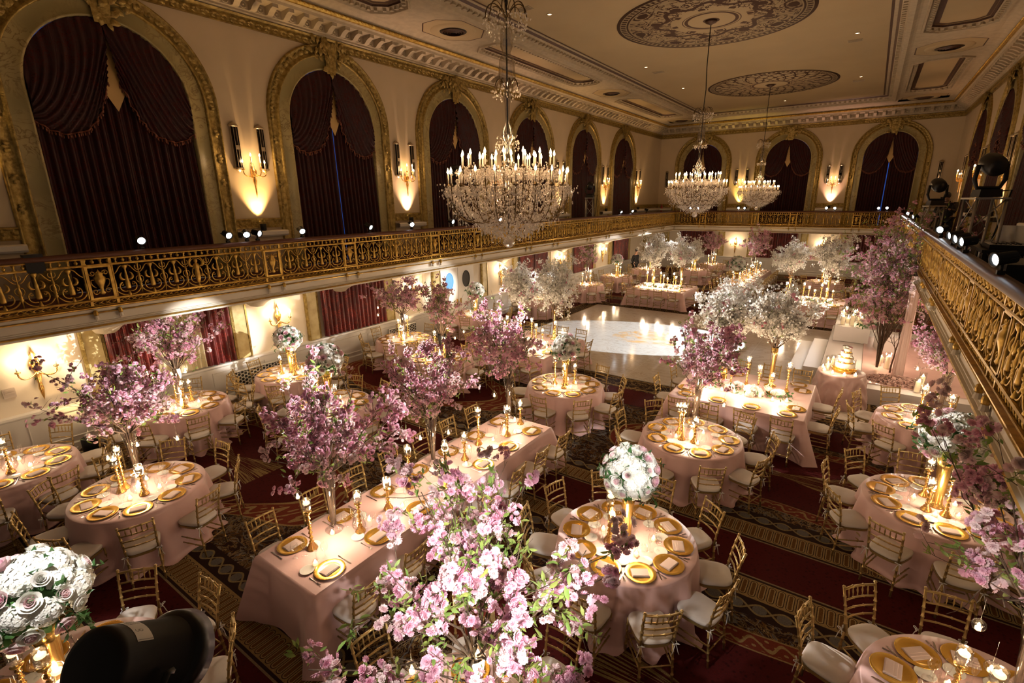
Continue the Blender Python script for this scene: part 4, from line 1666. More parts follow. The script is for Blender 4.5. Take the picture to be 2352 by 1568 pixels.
GOBLET = stemware('water_goblet', .19, [(.030, .105), (.040, .13), (.042, .155), (.038, .185), (.037, .19)])
FLUTE = stemware('champagne_flute', .23, [(.018, .118), (.025, .15), (.027, .19), (.024, .232)])
TUMBLER = Proto('votive_glass', 'glass')
FORK = Proto('fork', 'cutlery')
g = G(); g.smooth = False
g.tube([(0, -.10, .003), (0, -.03, .003), (0, .03, .006), (0, .045, .006)], [.006, .004, .003, .008], 5)
for x in (-.009, -.003, .003, .009):
    g.tube([(x * .8, .042, .006), (x, .06, .004), (x, .095, .007)], .0018, 4)
FORK.part('fork', g.mesh('fork', 'silver'))
KNIFE = Proto('table_knife', 'cutlery')
g = G(); g.smooth = False
g.tube([(0, -.115, .004), (0, -.04, .004), (0, -.01, .004)], [.007, .006, .005], 6)
g.prism([(-.006, -.012), (.008, -.012), (.010, .06), (.006, .105), (-.005, .115)], .002, .005)
KNIFE.part('knife', g.mesh('table_knife', 'silver'))


# ---- candles
FL_G = G(); FL_G.lathe([(.004, 0), (.012, .012), (.009, .026), (.0, .046)], 8)
FLAME = FL_G.mesh('flame', 'flame')


def votive_proto():
    p = Proto('votive_candle', 'candle')
    g = G(); g.lathe([(.026, 0), (.032, .01), (.034, .06), (.031, .06), (.029, .012), (.0, .008)], 16, cap=False)
    p.part('glass_cup', g.mesh('votive_cup', 'glass'))
    g = G(); g.lathe([(.026, .010), (.0275, .034), (.0, .036)], 14)
    p.part('candle', g.mesh('votive_wax', 'wax'))
    p.part('flame', FLAME, None, None, (0, 0, .034))
    return p


def stick_proto(h):
    p = Proto('candlestick', 'candlestick')
    g = G()
    pr = [(.0, 0), (.062, 0), (.064, .012), (.052, .022), (.056, .032), (.034, .05), (.040, .062), (.022, .085), (.03, .10), (.016, .12)]
    z = .12
    while z < h - .05:
        pr += [(.014, z + .012), (.024, z + .025), (.026, z + .034), (.014, z + .048), (.019, z + .055), (.012, z + .064)]
        z += .064
    pr += [(.012, h - .035), (.026, h - .02), (.044, h - .006), (.046, h)]
    g.lathe(pr, 14)
    p.part('stem', g.mesh('candlestick_stem', 'gold_stick'))
    g = G(); g.lathe([(.016, h), (.036, h + .012), (.052, h + .05), (.055, h + .10), (.050, h + .16), (.048, h + .165), (.046, h + .16), (.051, h + .10), (.048, h + .05), (.03, h + .016), (0, h + .01)], 18, cap=False)
    p.part('glass_cup', g.mesh('candlestick_cup', 'glass'))
    g = G(); g.lathe([(0, h + .018), (.03, h + .024), (.046, h + .055), (.049, h + .095), (0, h + .095)], 16, cap=False)
    p.part('water', g.mesh('candlestick_water', 'water_glass'))
    g = G(); g.lathe([(.022, h + .095), (.036, h + .105), (.038, h + .122), (.0, h + .124)], 14)
    p.part('candle', g.mesh('floating_candle', 'wax'))
    p.part('flame', FLAME, None, None, (0, 0, h + .122))
    return p


VOTIVE, STICK_A, STICK_B, STICK_C = votive_proto(), stick_proto(.40), stick_proto(.50), stick_proto(.30)


def hurricane_proto():
    p = Proto('hurricane_lantern', 'candle lantern')
    g = G(); g.lathe([(.075, 0), (.08, .006), (.078, .02), (.105, .07), (.10, .14), (.07, .22), (.062, .28), (.065, .30), (.06, .30), (.057, .28), (.065, .22), (.095, .14), (.10, .07), (.07, .022), (0, .018)], 22, cap=False)
    p.part('glass_chimney', g.mesh('hurricane_glass', 'glass'))
    g = G(); g.lathe([(.035, .018), (.036, .12), (.03, .125), (0, .12)], 16)
    p.part('candle', g.mesh('hurricane_wax', 'wax'))
    p.part('flame', FLAME, None, None, (0, 0, .12), None, (1.6, 1.6, 1.6))
    return p


def globe_proto():
    p = Proto('hanging_candle_globe', 'candle globe')
    g = G(); g.lathe([(0.0, -.052), (.02, -.049), (.042, -.030), (.052, 0), (.044, .028), (.022, .048), (.010, .055), (.008, .066)], 18, cap=False)
    p.part('glass_globe', g.mesh('globe_glass', 'glass'))
    g = G(); g.lathe([(.02, -.046), (.022, -.022), (0, -.020)], 12)
    p.part('candle', g.mesh('globe_wax', 'wax'))
    p.part('flame', FLAME, None, None, (0, 0, -.022))
    g = G(); g.tube([(0, 0, .06), (.002, 0, .16), (0, 0, .26)], .0015, 4)
    p.part('wire', g.mesh('globe_wire', 'silver'))
    return p


def pillar_proto(h, r=.05):
    p = Proto('pillar_candle', 'candle')
    g = G(); g.lathe([(r + .018, 0), (r + .022, .006), (r + .022, h + .10), (r + .019, h + .10), (r + .019, .008), (0, .006)], 20, cap=False)
    p.part('glass_cylinder', g.mesh('pillar_glass', 'glass'))
    g = G(); g.lathe([(r, .008), (r, h), (r * .8, h + .003), (0, h - .006)], 18)
    p.part('candle', g.mesh('pillar_wax', 'pillar_wax'))
    p.part('flame', FLAME, None, None, (0, 0, h - .004), None, (1.5, 1.5, 1.5))
    return p


HURRICANE, GLOBE = hurricane_proto(), globe_proto()
PILLARS = [pillar_proto(.16), pillar_proto(.24), pillar_proto(.32)]


# ---- flowers
def petal_patch(w, h, cup, flare, nu=4, nv=4):
    V = np.zeros((nu, nv, 3))
    for i, u in enumerate(np.linspace(-1, 1, nu)):
        for j, v in enumerate(np.linspace(0, 1, nv)):
            ww = w * (0.35 + 0.65 * math.sin(min(1, v * 1.25) * PI / 2)) * (1 if v < .95 else .72)
            V[i, j] = (u * ww, cup * (u * u) * -w * .6 + flare * v * v * h, v * h)
    return V


def rose_mesh(name, m_out, m_in):
    g = G()
    rings = [(6, .055, .062, .05, .75), (5, .046, .060, .036, .42), (5, .036, .058, .024, .2), (4, .026, .056, .013, .06), (3, .018, .054, .006, 0)]
    for k, (n, w, h, r, fl) in enumerate(rings):
        g.cur = 0 if k < 2 else 1
        for i in range(n):
            a = 2 * PI * (i + .4 * k) / n
            V = petal_patch(w, h * (1 - .25 * (k == 0)), 0.5, fl).reshape(-1, 3)
            V = V + np.array((0, r, 0.0 + .004 * k))
            g.add(rotz(V, a), [(x * 4 + y, x * 4 + y + 1, x * 4 + y + 5, x * 4 + y + 4) for x in range(3) for y in range(3)])
    return g.mesh(name, m_out, m_in)


FLORET_V = []
for i in range(4):
    FLORET_V.append(rotz([(0, 0, 0), (.5, .32, .10), (.42, .85, .05), (0, 1.0, -.05), (-.42, .85, .05), (-.5, .32, .10)], i * PI / 2))
FLORET_V = np.vstack(FLORET_V)
FLORET_F = [(6 * i, 6 * i + 1, 6 * i + 2, 6 * i + 3) for i in range(4)] + [(6 * i, 6 * i + 3, 6 * i + 4, 6 * i + 5) for i in range(4)]


def hydrangea_mesh(name, m, seed):
    rng = np.random.default_rng(seed)
    g = G(); g.smooth = False
    n = 90
    i = np.arange(n) + .5
    ph = np.arccos(1 - 1.35 * i / n)
    th = PI * (1 + 5 ** .5) * i
    d = np.c_[np.cos(th) * np.sin(ph), np.sin(th) * np.sin(ph), np.cos(ph)]
    pos = d * np.array((.115, .115, .085)) * rng.uniform(.92, 1.06, (n, 1))
    g.scatter(FLORET_V, FLORET_F, pos, rand_rot(rng, n, d, .25), rng.uniform(.02, .027, n))
    g.smooth = True
    g.ball((0, 0, 0.0), .095, 10, 7, .75)
    return g.mesh(name, m)


LEAFT_V = np.array([(0, 0, 0), (.16, .3, .05), (0, .35, -.01), (-.16, .3, .05), (.17, .6, .03), (0, .65, -.03), (-.17, .6, .03), (0, 1.0, -.1)])
LEAFT_F = [(0, 1, 2), (0, 2, 3), (1, 4, 5, 2), (2, 5, 6, 3), (4, 7, 5), (5, 7, 6)]
ROSES = [rose_mesh('rose_pink', 'petal_blush', 'petal_pink'), rose_mesh('rose_cream', 'petal_cream', 'petal_blush'), rose_mesh('rose_white', 'petal_white', 'petal_cream')]
HYD = [hydrangea_mesh('hydrangea_cream', 'petal_cream', 1), hydrangea_mesh('hydrangea_white', 'petal_white', 2)]


def flower_ball(seed, R=.30):
    """tall gold vase with a domed ball of hydrangeas, roses and dark leaves"""
    rng = np.random.default_rng(seed)
    p = Proto('flower_ball_centrepiece', 'flower arrangement')
    g = G(); g.lathe([(0, 0), (.085, 0), (.088, .012), (.06, .03), (.055, .08), (.058, .3), (.072, .5), (.095, .64), (.092, .64), (.068, .5)], 24, cap=False)
    p.part('vase', g.mesh('gold_vase', 'gold_vase'))
    cz = .64 + R * .82
    n = 50
    i = np.arange(n) + .5
    ph = np.arccos(1 - 1.72 * i / n)
    th = PI * (1 + 5 ** .5) * i + seed
    D = np.c_[np.cos(th) * np.sin(ph), np.sin(th) * np.sin(ph), np.cos(ph)]
    for k, d in enumerate(D):
        q = Vector(d).to_track_quat('Z', 'Y').to_euler()
        kind = rng.random()
        if kind < .5:
            s = rng.uniform(.75, 1.0)
            p.part('hydrangea', HYD[int(rng.integers(2))], None, None, tuple(d * (R - .05) + np.array((0, 0, cz))), q, s)
        else:
            s = rng.uniform(.62, .9)
            r = ROSES[int(rng.choice([0, 0, 1, 1, 2]))]
            p.part('rose', r, None, None, tuple(d * (R - .005) + np.array((0, 0, cz))), q, s)
    g = G()
    n = 200
    d = rng.normal(size=(n, 3)); d /= np.linalg.norm(d, axis=1)[:, None]
    d[:, 2] = np.where(d[:, 2] < -.75, -d[:, 2], d[:, 2])
    g.scatter(LEAFT_V, LEAFT_F, d * (R - .06) + np.array((0, 0, cz)), rand_rot(rng, n, np.cross(d, rng.normal(size=(n, 3))), .3), rng.uniform(.09, .15, n))
    for k in range(12):
        a = rng.uniform(0, 2 * PI)
        dd = np.array((math.cos(a), math.sin(a), rng.uniform(-.6, .3)))
        dd /= np.linalg.norm(dd)
        b = np.array((0, 0, cz)) + dd * (R - .04)
        tip = b + dd * rng.uniform(.10, .2) + np.array((0, 0, -.05))
        g.tube([b, (b + tip) / 2 + (0, 0, .02), tip], .003, 4)
        pts = np.array([b + (tip - b) * t for t in np.linspace(.2, 1, 7)])
        g.scatter(LEAFT_V, LEAFT_F, pts, rand_rot(rng, 7, np.tile(dd, (7, 1)), .8), rng.uniform(.05, .09, 7))
    g.ball((0, 0, cz), R * .72, 12, 8)
    p.part('foliage', g.mesh('ball_foliage', 'leaf_dark'))
    return p


BALLS = [flower_ball(3), flower_ball(8)]

# blossoms for the cherry branches
POM_V, POM_F = [], []
for n_, tilt, L_, w_ in ((8, .12, 1.0, .40), (8, .55, .95, .38), (6, .95, .85, .36), (4, 1.3, .72, .3)):
    for i in range(n_):
        ct, st = math.cos(tilt), math.sin(tilt)
        V = np.array([(0, .04, 0), (w_ * .7, .5, .04), (w_ * .55, .92, .0), (0, 1.0, .10), (-w_ * .55, .92, .0), (-w_ * .7, .5, .04)]) * L_
        V = np.c_[V[:, 0], V[:, 1] * ct - V[:, 2] * st, V[:, 1] * st + V[:, 2] * ct]
        V = rotz(V, 2 * PI * (i + tilt) / n_)
        b = len(POM_V) * 6
        POM_V.append(V)
        POM_F += [(b, b + 1, b + 2, b + 3), (b, b + 3, b + 4, b + 5)]
POM_V = np.vstack(POM_V)
STAR_V, STAR_F = [], []
for i in range(5):
    V = rotz([(0, 0, 0), (.36, .5, .16), (.26, .95, .2), (-.26, .95, .2), (-.36, .5, .16)], 2 * PI * i / 5)
    STAR_F.append(tuple(range(5 * i, 5 * i + 5)))
    STAR_V.append(V)
STAR_V = np.vstack(STAR_V)


def branch_tree(seed, kind, vase_h=.78, spread=.85, height=1.25, stems=16, twigs=5, clusters=230, leaves=260, lean=(0, 0), vase='glass', name='cherry_blossom_arrangement', fmin=.0, pom=1.0):
    """branches standing in a tall vase; blossoms and leaves along their outer two thirds"""
    rng = np.random.default_rng(seed)
    p = Proto(name, 'flower arrangement')
    g = G()
    if vase == 'glass':
        g.lathe([(0, 0), (.10, 0), (.105, .01), (.05, .03), (.035, .10), (.042, .25), (.06, .5), (.095, vase_h), (.092, vase_h), (.056, .5), (.037, .25), (.028, .10), (.0, .06)], 22, cap=False)
        p.part('vase', g.mesh('glass_vase', 'glass'))
    elif vase == 'pot':
        g.lathe([(0, 0), (.09, 0), (.10, .01), (.075, .05), (.09, vase_h * .6), (.13, vase_h), (.12, vase_h), (.08, vase_h * .6)], 20, cap=False)
        p.part('vase', g.mesh('dark_vase', 'black_gloss'))
    else:
        g.lathe([(0, 0), (.12, 0), (.12, .02), (.05, .05), (.04, .3), (.045, vase_h * .8), (.07, vase_h), (.06, vase_h)], 18, cap=False)
        p.part('vase', g.mesh('gold_tall_vase', 'gold_vase'))
    g = G()
    nodes, dirs = [], []

    def grow(p0, d, L, r, depth, t0):
        n = 7
        P = [p0]
        d = d / np.linalg.norm(d)
        for i in range(n):
            d = d + rng.normal(size=3) * .10 + np.array((0, 0, .03))
            d /= np.linalg.norm(d)
            P.append(P[-1] + d * L / n)
        g.tube(P, np.linspace(r, r * .35, n + 1), 5 if depth == 0 else 4)
        P = np.array(P)
        k0 = 0 if depth else int(n * t0)
        for i in range(k0, n):
            for _ in range(3):
                nodes.append(P[i] + (P[i + 1] - P[i]) * rng.random())
                dirs.append((P[i + 1] - P[i]) * n / L)
        if depth < 2:
            for _ in range(twigs if depth == 0 else 2):
                i = int(rng.integers(2 if depth == 0 else 1, n))
                d2_ = (P[i + 1] - P[i]) / (np.linalg.norm(P[i + 1] - P[i]) + 1e-9) + rng.normal(size=3) * .75
                grow(P[i], d2_, L * rng.uniform(.25, .5), r * .5, depth + 1, 0)
    for i in range(stems):
        a = 2 * PI * i / stems + rng.uniform(-.3, .3)
        u = rng.uniform(.05, 1) ** .8
        base = np.array((math.cos(a) * .02, math.sin(a) * .02, .08))
        top = np.array((math.cos(a) * .07 * u, math.sin(a) * .07 * u, vase_h))
        g.tube([base, (base + top) / 2, top], [.008, .009, .009], 5)
        th = u * spread
        L = height * rng.uniform(.72, 1.08) * (1 - .12 * u)
        d = np.array((math.cos(a) * math.sin(th) + lean[0], math.sin(a) * math.sin(th) + lean[1], math.cos(th)))
        grow(top, d, L, .010, 0, .25)
    p.part('branches', g.mesh('branches', 'bark'))
    nodes, dirs = np.array(nodes), np.array(dirs)
    nn = len(nodes)
    zmin = np.quantile(nodes[:, 2], fmin)
    ok = np.where(nodes[:, 2] > zmin)[0]
    if kind == 'pink':
        g = G()
        sel = rng.choice(ok, clusters)
        for mi, frac in ((0, .62), (1, .38)):
            g.cur = mi
            s2 = sel[: int(len(sel) * frac)] if mi == 0 else sel[int(len(sel) * .62):]
            s2 = s2[: max(1, int(len(s2) * .62))]
            pos = np.repeat(nodes[s2], 8, 0) + rng.normal(size=(len(s2) * 8, 3)) * .030
            up = pos - np.repeat(nodes[s2], 8, 0)
            up /= np.linalg.norm(up, axis=1)[:, None] + 1e-9
            g.scatter(POM_V, POM_F, pos, rand_rot(rng, len(pos), up, .5), rng.uniform(.020, .032, len(pos)) * pom)
        p.part('blossoms', g.mesh('blossoms', 'petal_pink', 'petal_blush'))
    else:
        g = G()
        g.smooth = False
        sel = rng.choice(ok, clusters)
        pos = np.repeat(nodes[sel], 7, 0) + rng.normal(size=(len(sel) * 7, 3)) * .042
        g.scatter(STAR_V, STAR_F, pos, rand_rot(rng, len(pos)), rng.uniform(.018, .030, len(pos)))
        p.part('blossoms', g.mesh('white_blossoms', 'petal_white'))
        s3 = rng.choice(ok, 12)
        g = G()
        pos = np.repeat(nodes[s3], 5, 0) + rng.normal(size=(60, 3)) * .05
        g.scatter(POM_V, POM_F, pos, rand_rot(rng, 60), rng.uniform(.03, .045, 60))
        p.part('pink_blossoms', g.mesh('pink_sprigs', 'petal_rose'), label='sprigs of deeper pink blossom')
    sel = rng.choice(ok, leaves)
    n = len(sel) * 3
    pos = np.repeat(nodes[sel], 3, 0) + rng.normal(size=(n, 3)) * .015
    g = G()
    up = np.repeat(dirs[sel], 3, 0)
    R_ = rand_rot(rng, n, np.cross(up, rng.normal(size=(n, 3))), .3)
    g.scatter(LEAFT_V, LEAFT_F, pos, R_, rng.uniform(.045, .085, n) * (1 if kind == 'pink' else .7))
    p.part('leaves', g.mesh('cherry_leaves', 'leaf'))
    return p


PINK = [branch_tree(11, 'pink', stems=20, clusters=460, leaves=210), branch_tree(12, 'pink', spread=.8, height=1.2, stems=20, clusters=480, leaves=190), branch_tree(13, 'pink', spread=1.02, height=1.15, stems=22, clusters=520, leaves=220)]
PINK_BIG = branch_tree(21, 'pink', spread=1.12, height=1.35, stems=22, twigs=5, clusters=380, leaves=560, fmin=.08, pom=1.18)
WHITE = [branch_tree(31, 'white', .85, .66, 1.3, 26, 6, 1000, 130, vase='gold'), branch_tree(32, 'white', .85, .74, 1.25, 26, 6, 1000, 100, vase='gold')]
RUST = branch_tree(41, 'pink', .80, .6, 1.15, 18, 5, 150, 260)


def cloth_round(r, seed, h=.76, flare=.22, n=128):
    rng = np.random.default_rng(seed)
    g = G()
    a = np.linspace(0, 2 * PI, n + 1)
    k1, k2 = int(rng.integers(11, 15)), int(rng.integers(17, 23))
    p1, p2, p3 = rng.uniform(0, 6, 3)
    ruf = .6 * np.sin(k1 * a + p1 + .8 * np.sin(2 * a + p3)) + .35 * np.sin(k2 * a + p2)
    rows = []
    for t in np.linspace(0, 1, 9):
        rows.append((r * t, h))
    V = [np.c_[rr * np.cos(a), rr * np.sin(a), np.full(n + 1, z)] for rr, z in rows]
    V.append(np.c_[(r + .008) * np.cos(a), (r + .008) * np.sin(a), np.full(n + 1, h - .008)])
    for t in np.linspace(.06, 1, 12):
        rr = r + .012 + flare * .33 * t + flare * .42 * t ** .62 * ruf + .01 * t
        rr = np.maximum(rr, r * .93)
        z = h - .012 - (h - .018) * t
        V.append(np.c_[rr * np.cos(a), rr * np.sin(a), np.full(n + 1, z)])
    rr = rr + .05 + .05 * ruf
    V.append(np.c_[rr * np.cos(a), rr * np.sin(a), np.full(n + 1, .006)])
    V = np.array(V)
    V[:, -1] = V[:, 0]
    g.grid(V, len(V), n + 1)
    return g.mesh('tablecloth', 'cloth')


def cloth_rect(lx, ly, seed, h=.76):
    rng = np.random.default_rng(seed)
    g = G()
    # perimeter with small corner radius
    pts = []
    m = .03
    per = [(-1, -1), (1, -1), (1, 1), (-1, 1)]
    for i in range(4):
        (x0, y0), (x1, y1) = per[i], per[(i + 1) % 4]
        L = lx if y0 == y1 else ly
        k = int(L / .05)
        for j in range(k):
            t = j / k
            pts.append(((x0 + (x1 - x0) * t) * lx / 2, (y0 + (y1 - y0) * t) * ly / 2, t, i))
    n = len(pts)
    V = []
    P = np.array([(q[0], q[1]) for q in pts])
    nor = np.array([[(0, -1), (1, 0), (0, 1), (-1, 0)][q[3]] for q in pts], float)
    corner = np.zeros(n)
    for i, q in enumerate(pts):
        d = min(math.hypot(P[i, 0] - sx_ * lx / 2, P[i, 1] - sy_ * ly / 2) for sx_ in (-1, 1) for sy_ in (-1, 1))
        corner[i] = math.exp(-(d / .16) ** 2)
        if d < .2:
            nor[i] = nor[i] * .5 + np.sign(P[i]) * .5
    s = np.arange(n) * .05
    ruf = .5 * np.sin(s * 9 + rng.uniform(0, 6) + np.sin(s * 1.7)) + .5 * np.sin(s * 15 + rng.uniform(0, 6))
    V.append(np.c_[P * .985, np.full(n, h)])
    V.append(np.c_[P, np.full(n, h - .006)])
    for t in np.linspace(.08, 1, 10):
        off = .012 + .05 * t + .022 * t * ruf + corner * .24 * t
        V.append(np.c_[P + nor * off[:, None], np.full(n, h - .006 - (h - .012) * t)])
    V = np.array(V)
    V = np.concatenate([V, V[:, :1]], 1)
    g.grid(V, len(V), n + 1)
    g.smooth = False
    g.add([(-lx / 2 * .985, -ly / 2 * .985, h), (lx / 2 * .985, -ly / 2 * .985, h), (lx / 2 * .985, ly / 2 * .985, h), (-lx / 2 * .985, ly / 2 * .985, h)], [(0, 1, 2, 3)])
    return g.mesh('tablecloth', 'cloth')


# ---- chandelier
def chandelier_proto():
    rng = np.random.default_rng(5)
    p = Proto('crystal_chandelier', 'chandelier')
    OCT_V = np.array([(0, 0, -1), (.55, 0, 0), (0, .55, 0), (-.55, 0, 0), (0, -.55, 0), (0, 0, .7)])
    OCT_F = [(0, 2, 1), (0, 3, 2), (0, 4, 3), (0, 1, 4), (5, 1, 2), (5, 2, 3), (5, 3, 4), (5, 4, 1)]
    # origin at the bottom ball; candles about 1.05 above, crown at 3.0
    g = G()
    g.lathe([(.02, .1), (.03, .4), (.12, .45), (.05, .55), (.14, .62), (.16, .7), (.06, .8), (.04, 1.0), (.10, 1.1), (.05, 1.2), (.03, 1.35), (.09, 1.45), (.075, 1.55), (.03, 1.65), (.035, 1.9), (.06, 2.0), (.03, 2.06), (.05, 2.12),
             (.12, 2.2), (.10, 2.45), (.05, 2.52), (.085, 2.6), (.08, 2.8), (.03, 2.86), (.03, 3.0)], 12)
    p.part('centre_stem', g.mesh('chandelier_stem', 'stem_glass'))
    g = G(); g.tube([(0, 0, .1), (0, 0, 3.2)], .012, 5)
    p.part('rod', g.mesh('chandelier_rod', 'black'))
    g = G()
    for z0, nn, R0, hh in ((2.08, 8, .17, .12), (2.95, 10, .28, .16)):
        for i in range(nn):
            a = 2 * PI * i / nn
            c, s = math.cos(a), math.sin(a)
            g.tube(bez((c * .02, s * .02, z0), (c * R0 * .5, s * R0 * .5, z0 + hh * 1.6), (c * R0, s * R0, z0 + hh), (c * R0, s * R0, z0 - .02)), .008, 4)
    p.part('crown', g.mesh('chandelier_crown', 'brass_dark'))
    pos = []
    arms = []
    for nn, R0, zc, zst, off in ((20, .86, .80, .38, 0), (16, .66, 1.03, .48, .1), (12, .40, 1.02, .6, .2)):
        for i in range(nn):
            a = 2 * PI * (i + off) / nn
            arms.append((math.cos(a), math.sin(a), R0, zc, zst))
    for c, s, R0, zc, zst in arms:
        g = G()
        P = bez((c * .06, s * .06, zst + .12), (c * R0 * .55, s * R0 * .55, zst - .25), (c * R0 * 1.05, s * R0 * 1.05, zst - .12), (c * R0, s * R0, zc), 9)
        g.tube(P, .008, 4)
        g.lathe([(.008, -.03), (.04, -.008), (.045, 0), (.02, .006), (.017, .03)], 8, (c * R0, s * R0, zc))
        p.part('arm', g.mesh('chandelier_arm', 'brass_dark'))
        for t in range(3, 9):
            pos.append(P[t] + rng.normal(size=3) * .012 - np.array((0, 0, .03)))
        for j in range(9):
            b = 2 * PI * j / 9
            for dz in (0, -.045, -.085):
                pos.append(np.array((c * R0 + .046 * math.cos(b), s * R0 + .046 * math.sin(b), zc - .03 + dz)))
    gc = G(); gc.lathe([(.011, 0), (.010, .15)], 7)
    cm = gc.mesh('chandelier_candle', 'icing')
    gb = G(); gb.lathe([(.008, 0), (.018, .02), (.012, .045), (.0, .08)], 8)
    bm = gb.mesh('chandelier_bulb', 'bulb')
    for c, s, R0, zc, zst in arms:
        i = p.part('candle', cm, None, None, (c * R0, s * R0, zc + .02))
        p.part('bulb', bm, i, None, (0, 0, .15))
    # crystal curtains: rings of drops narrowing to the ball
    for z, R0, n in ((.62, .80, 110), (.55, .74, 110), (.47, .66, 100), (.40, .60, 90), (.34, .50, 90), (.31, .44, 80), (.26, .42, 80), (.21, .40, 76), (.17, .33, 60), (.13, .26, 48), (.10, .18, 36),
                     (.66, .5, 70), (.72, .62, 80), (.8, .42, 60), (.5, .4, 60)):
        a = rng.uniform(0, 2 * PI, n)
        rr = R0 + rng.normal(size=n) * .025
        pos += list(np.c_[rr * np.cos(a), rr * np.sin(a), z + rng.normal(size=n) * .022])
    for z, R0, n in ((1.38, .16, 21), (1.30, .16, 14), (2.04, .17, 24), (1.98, .17, 12), (2.92, .28, 40), (2.84, .27, 30), (2.76, .24, 20), (1.45, .1, 12)):
        a = 2 * PI * np.arange(n) / n
        pos += list(np.c_[R0 * np.cos(a), R0 * np.sin(a), z + rng.normal(size=n) * .015])
    pos = np.array(pos)
    g = G(); g.smooth = False
    pos = np.vstack([pos, pos + rng.normal(size=pos.shape) * .03, pos[pos[:, 2] < 1.1] + rng.normal(size=pos[pos[:, 2] < 1.1].shape) * .05])
    rr = rand_rot(rng, len(pos), np.tile((0, 0, 1.0), (len(pos), 1)), .12)
    g.scatter(OCT_V, OCT_F, pos, rr, rng.uniform(.014, .027, len(pos)))
    p.part('crystal_drops', g.mesh('crystal_drops', 'crystal'))
    g = G(); g.smooth = False; g.ball((0, 0, 0), .085, 12, 9)
    p.part('bottom_ball', g.mesh('chandelier_ball', 'crystal'))
    return p


mat('brass_dark', (0.10, 0.06, 0.022), .4, .7)
glass('stem_glass', (.9, .88, .86), .16, .12, .6)
CHANDELIER = chandelier_proto()
for x, y, z, lb in ((-4.38, 6.2, 4.10, 'large crystal chandelier nearest the camera, before the left balcony'), (-4.58, 16.7, 4.20, 'middle crystal chandelier under the scrollwork medallion'),
                    (-4.58, 27.2, 4.20, 'far crystal chandelier under the lattice medallion')):
    c = CHANDELIER.put((x, y, z), .1, lb, 'crystal chandeliers')
    g = G()
    zt = ZCEIL - z - .05
    if y > 10:
        g.tube([(0, 0, 3.2), (.02, 0, 3.6), (-.01, .0, 4.2), (.0, 0, zt)], .014, 6)
    else:
        g.tube([(0, 0, 3.35), (.015, 0, 3.8), (0, 0, zt)], .022, 6)
        for i in range(5):
            zz = 3.05 + i * .07
            g.tube([(.022 * math.cos(t), (.022 * math.sin(t) if i % 2 else 0) if i % 2 == 0 else 0, zz + .045 * math.sin(t)) if i % 2 else (0, .022 * math.cos(t), zz + .045 * math.sin(t)) for t in np.linspace(0, 2 * PI, 11)], .007, 4, closed=True)
    link('chain', g.mesh('chandelier_chain', 'black'), c)
    g = G(); g.lathe([(.17, zt + .03), (.15, zt - .02), (.05, zt - .06), (.02, zt - .08)], 18)
    link('ceiling_rose', g.mesh('ceiling_rose', 'brown_paint'), c)
    for i in range(4):
        a = PI / 4 + i * PI / 2
        lamp('chandelier_glow', 'POINT', (x + .75 * math.cos(a), y + .75 * math.sin(a), z + 1.38), E_CHAND * .25, WARM, .15)
# ------------------------------------------------------------------ laying the tables
Rm = np.array([list(r2), list(d2), list(fwd)])


def pj(p):
    q = Rm @ (np.array(p, float) - np.array((0, 0, CAMZ)))
    if q[2] < 0.1:
        return None
    return q[0] / q[2] * FPX + 1176, q[1] / q[2] * FPX + 784, q[2]


def seen(p, m=130):
    q = pj(p)
    if q is None:
        return False
    mm = m * max(1.0, 5.0 / q[2])
    return -mm < q[0] < 2352 + mm and -mm < q[1] < 1568 + mm


CLOTHS = [cloth_round(.81, s) for s in (1, 2, 3)]
TABLE_LIGHT = []
NTH = ['nearest the camera', 'second clockwise from nearest', 'third clockwise from nearest', 'fourth clockwise from nearest', 'fifth clockwise from nearest',
       'sixth clockwise from nearest', 'seventh clockwise from nearest', 'eighth clockwise from nearest', 'ninth clockwise from nearest', 'tenth clockwise from nearest']
RNG = np.random.default_rng(77)


def order(c, angs):
    """seats clockwise starting at the one nearest the camera"""
    best = min(angs, key=lambda a: math.hypot(c[0] + math.cos(a), c[1] + math.sin(a)))
    return sorted(angs, key=lambda a: (best - a) % (2 * PI) if abs((best - a) % (2 * PI) - 2 * PI) > 1e-6 else 0)


def setting(base, out, z, phrase, nth, far=False, extras=True):
    """charger, napkin, bread plate, glasses and cutlery of one seat; out is the unit vector to the chair"""
    b = np.array(base); o = np.array(out); rt = np.array((-o[1], o[0]))
    rz = math.atan2(o[1], o[0]) + PI / 2

    def at(a, l): return (*(b + o * a + rt * l), z)
    if not seen((*b, z), 40):
        return
    j = RNG.uniform(-.12, .12)
    CHARGER.put(at(0, 0), rz, 'gold charger plate, %s, %s' % (nth, phrase), 'gold charger plates')
    NAPKIN.put((*(b + rt * RNG.uniform(-.01, .01)), z + .006), rz + PI + j, 'folded blush napkin, %s, %s' % (nth, phrase), 'folded napkins')
    if not extras:
        return
    if not far:
        BREAD.put(at(-.20, -.15), rz, 'white bread plate, %s, %s' % (nth, phrase), 'bread plates')
    GOBLET.put(at(-.22, .10), rz, 'clear water goblet, %s, %s' % (nth, phrase), 'water goblets')
    if not far:
        FLUTE.put(at(-.27, .02), rz, 'slim champagne flute, %s, %s' % (nth, phrase), 'champagne flutes')
        FORK.put(at(0.02, -.20), rz + PI, 'long silver fork, %s, %s' % (nth, phrase), 'silver forks')
        KNIFE.put(at(0.0, .20), rz + PI, 'long silver knife, %s, %s' % (nth, phrase), 'silver knives')


def chair_at(x, y, rz, lb, far):
    if seen((x, y, .5), 60):
        (CHAIR_FAR if far else CHAIR).put((x, y, 0), rz, lb, 'gold ballroom chairs')


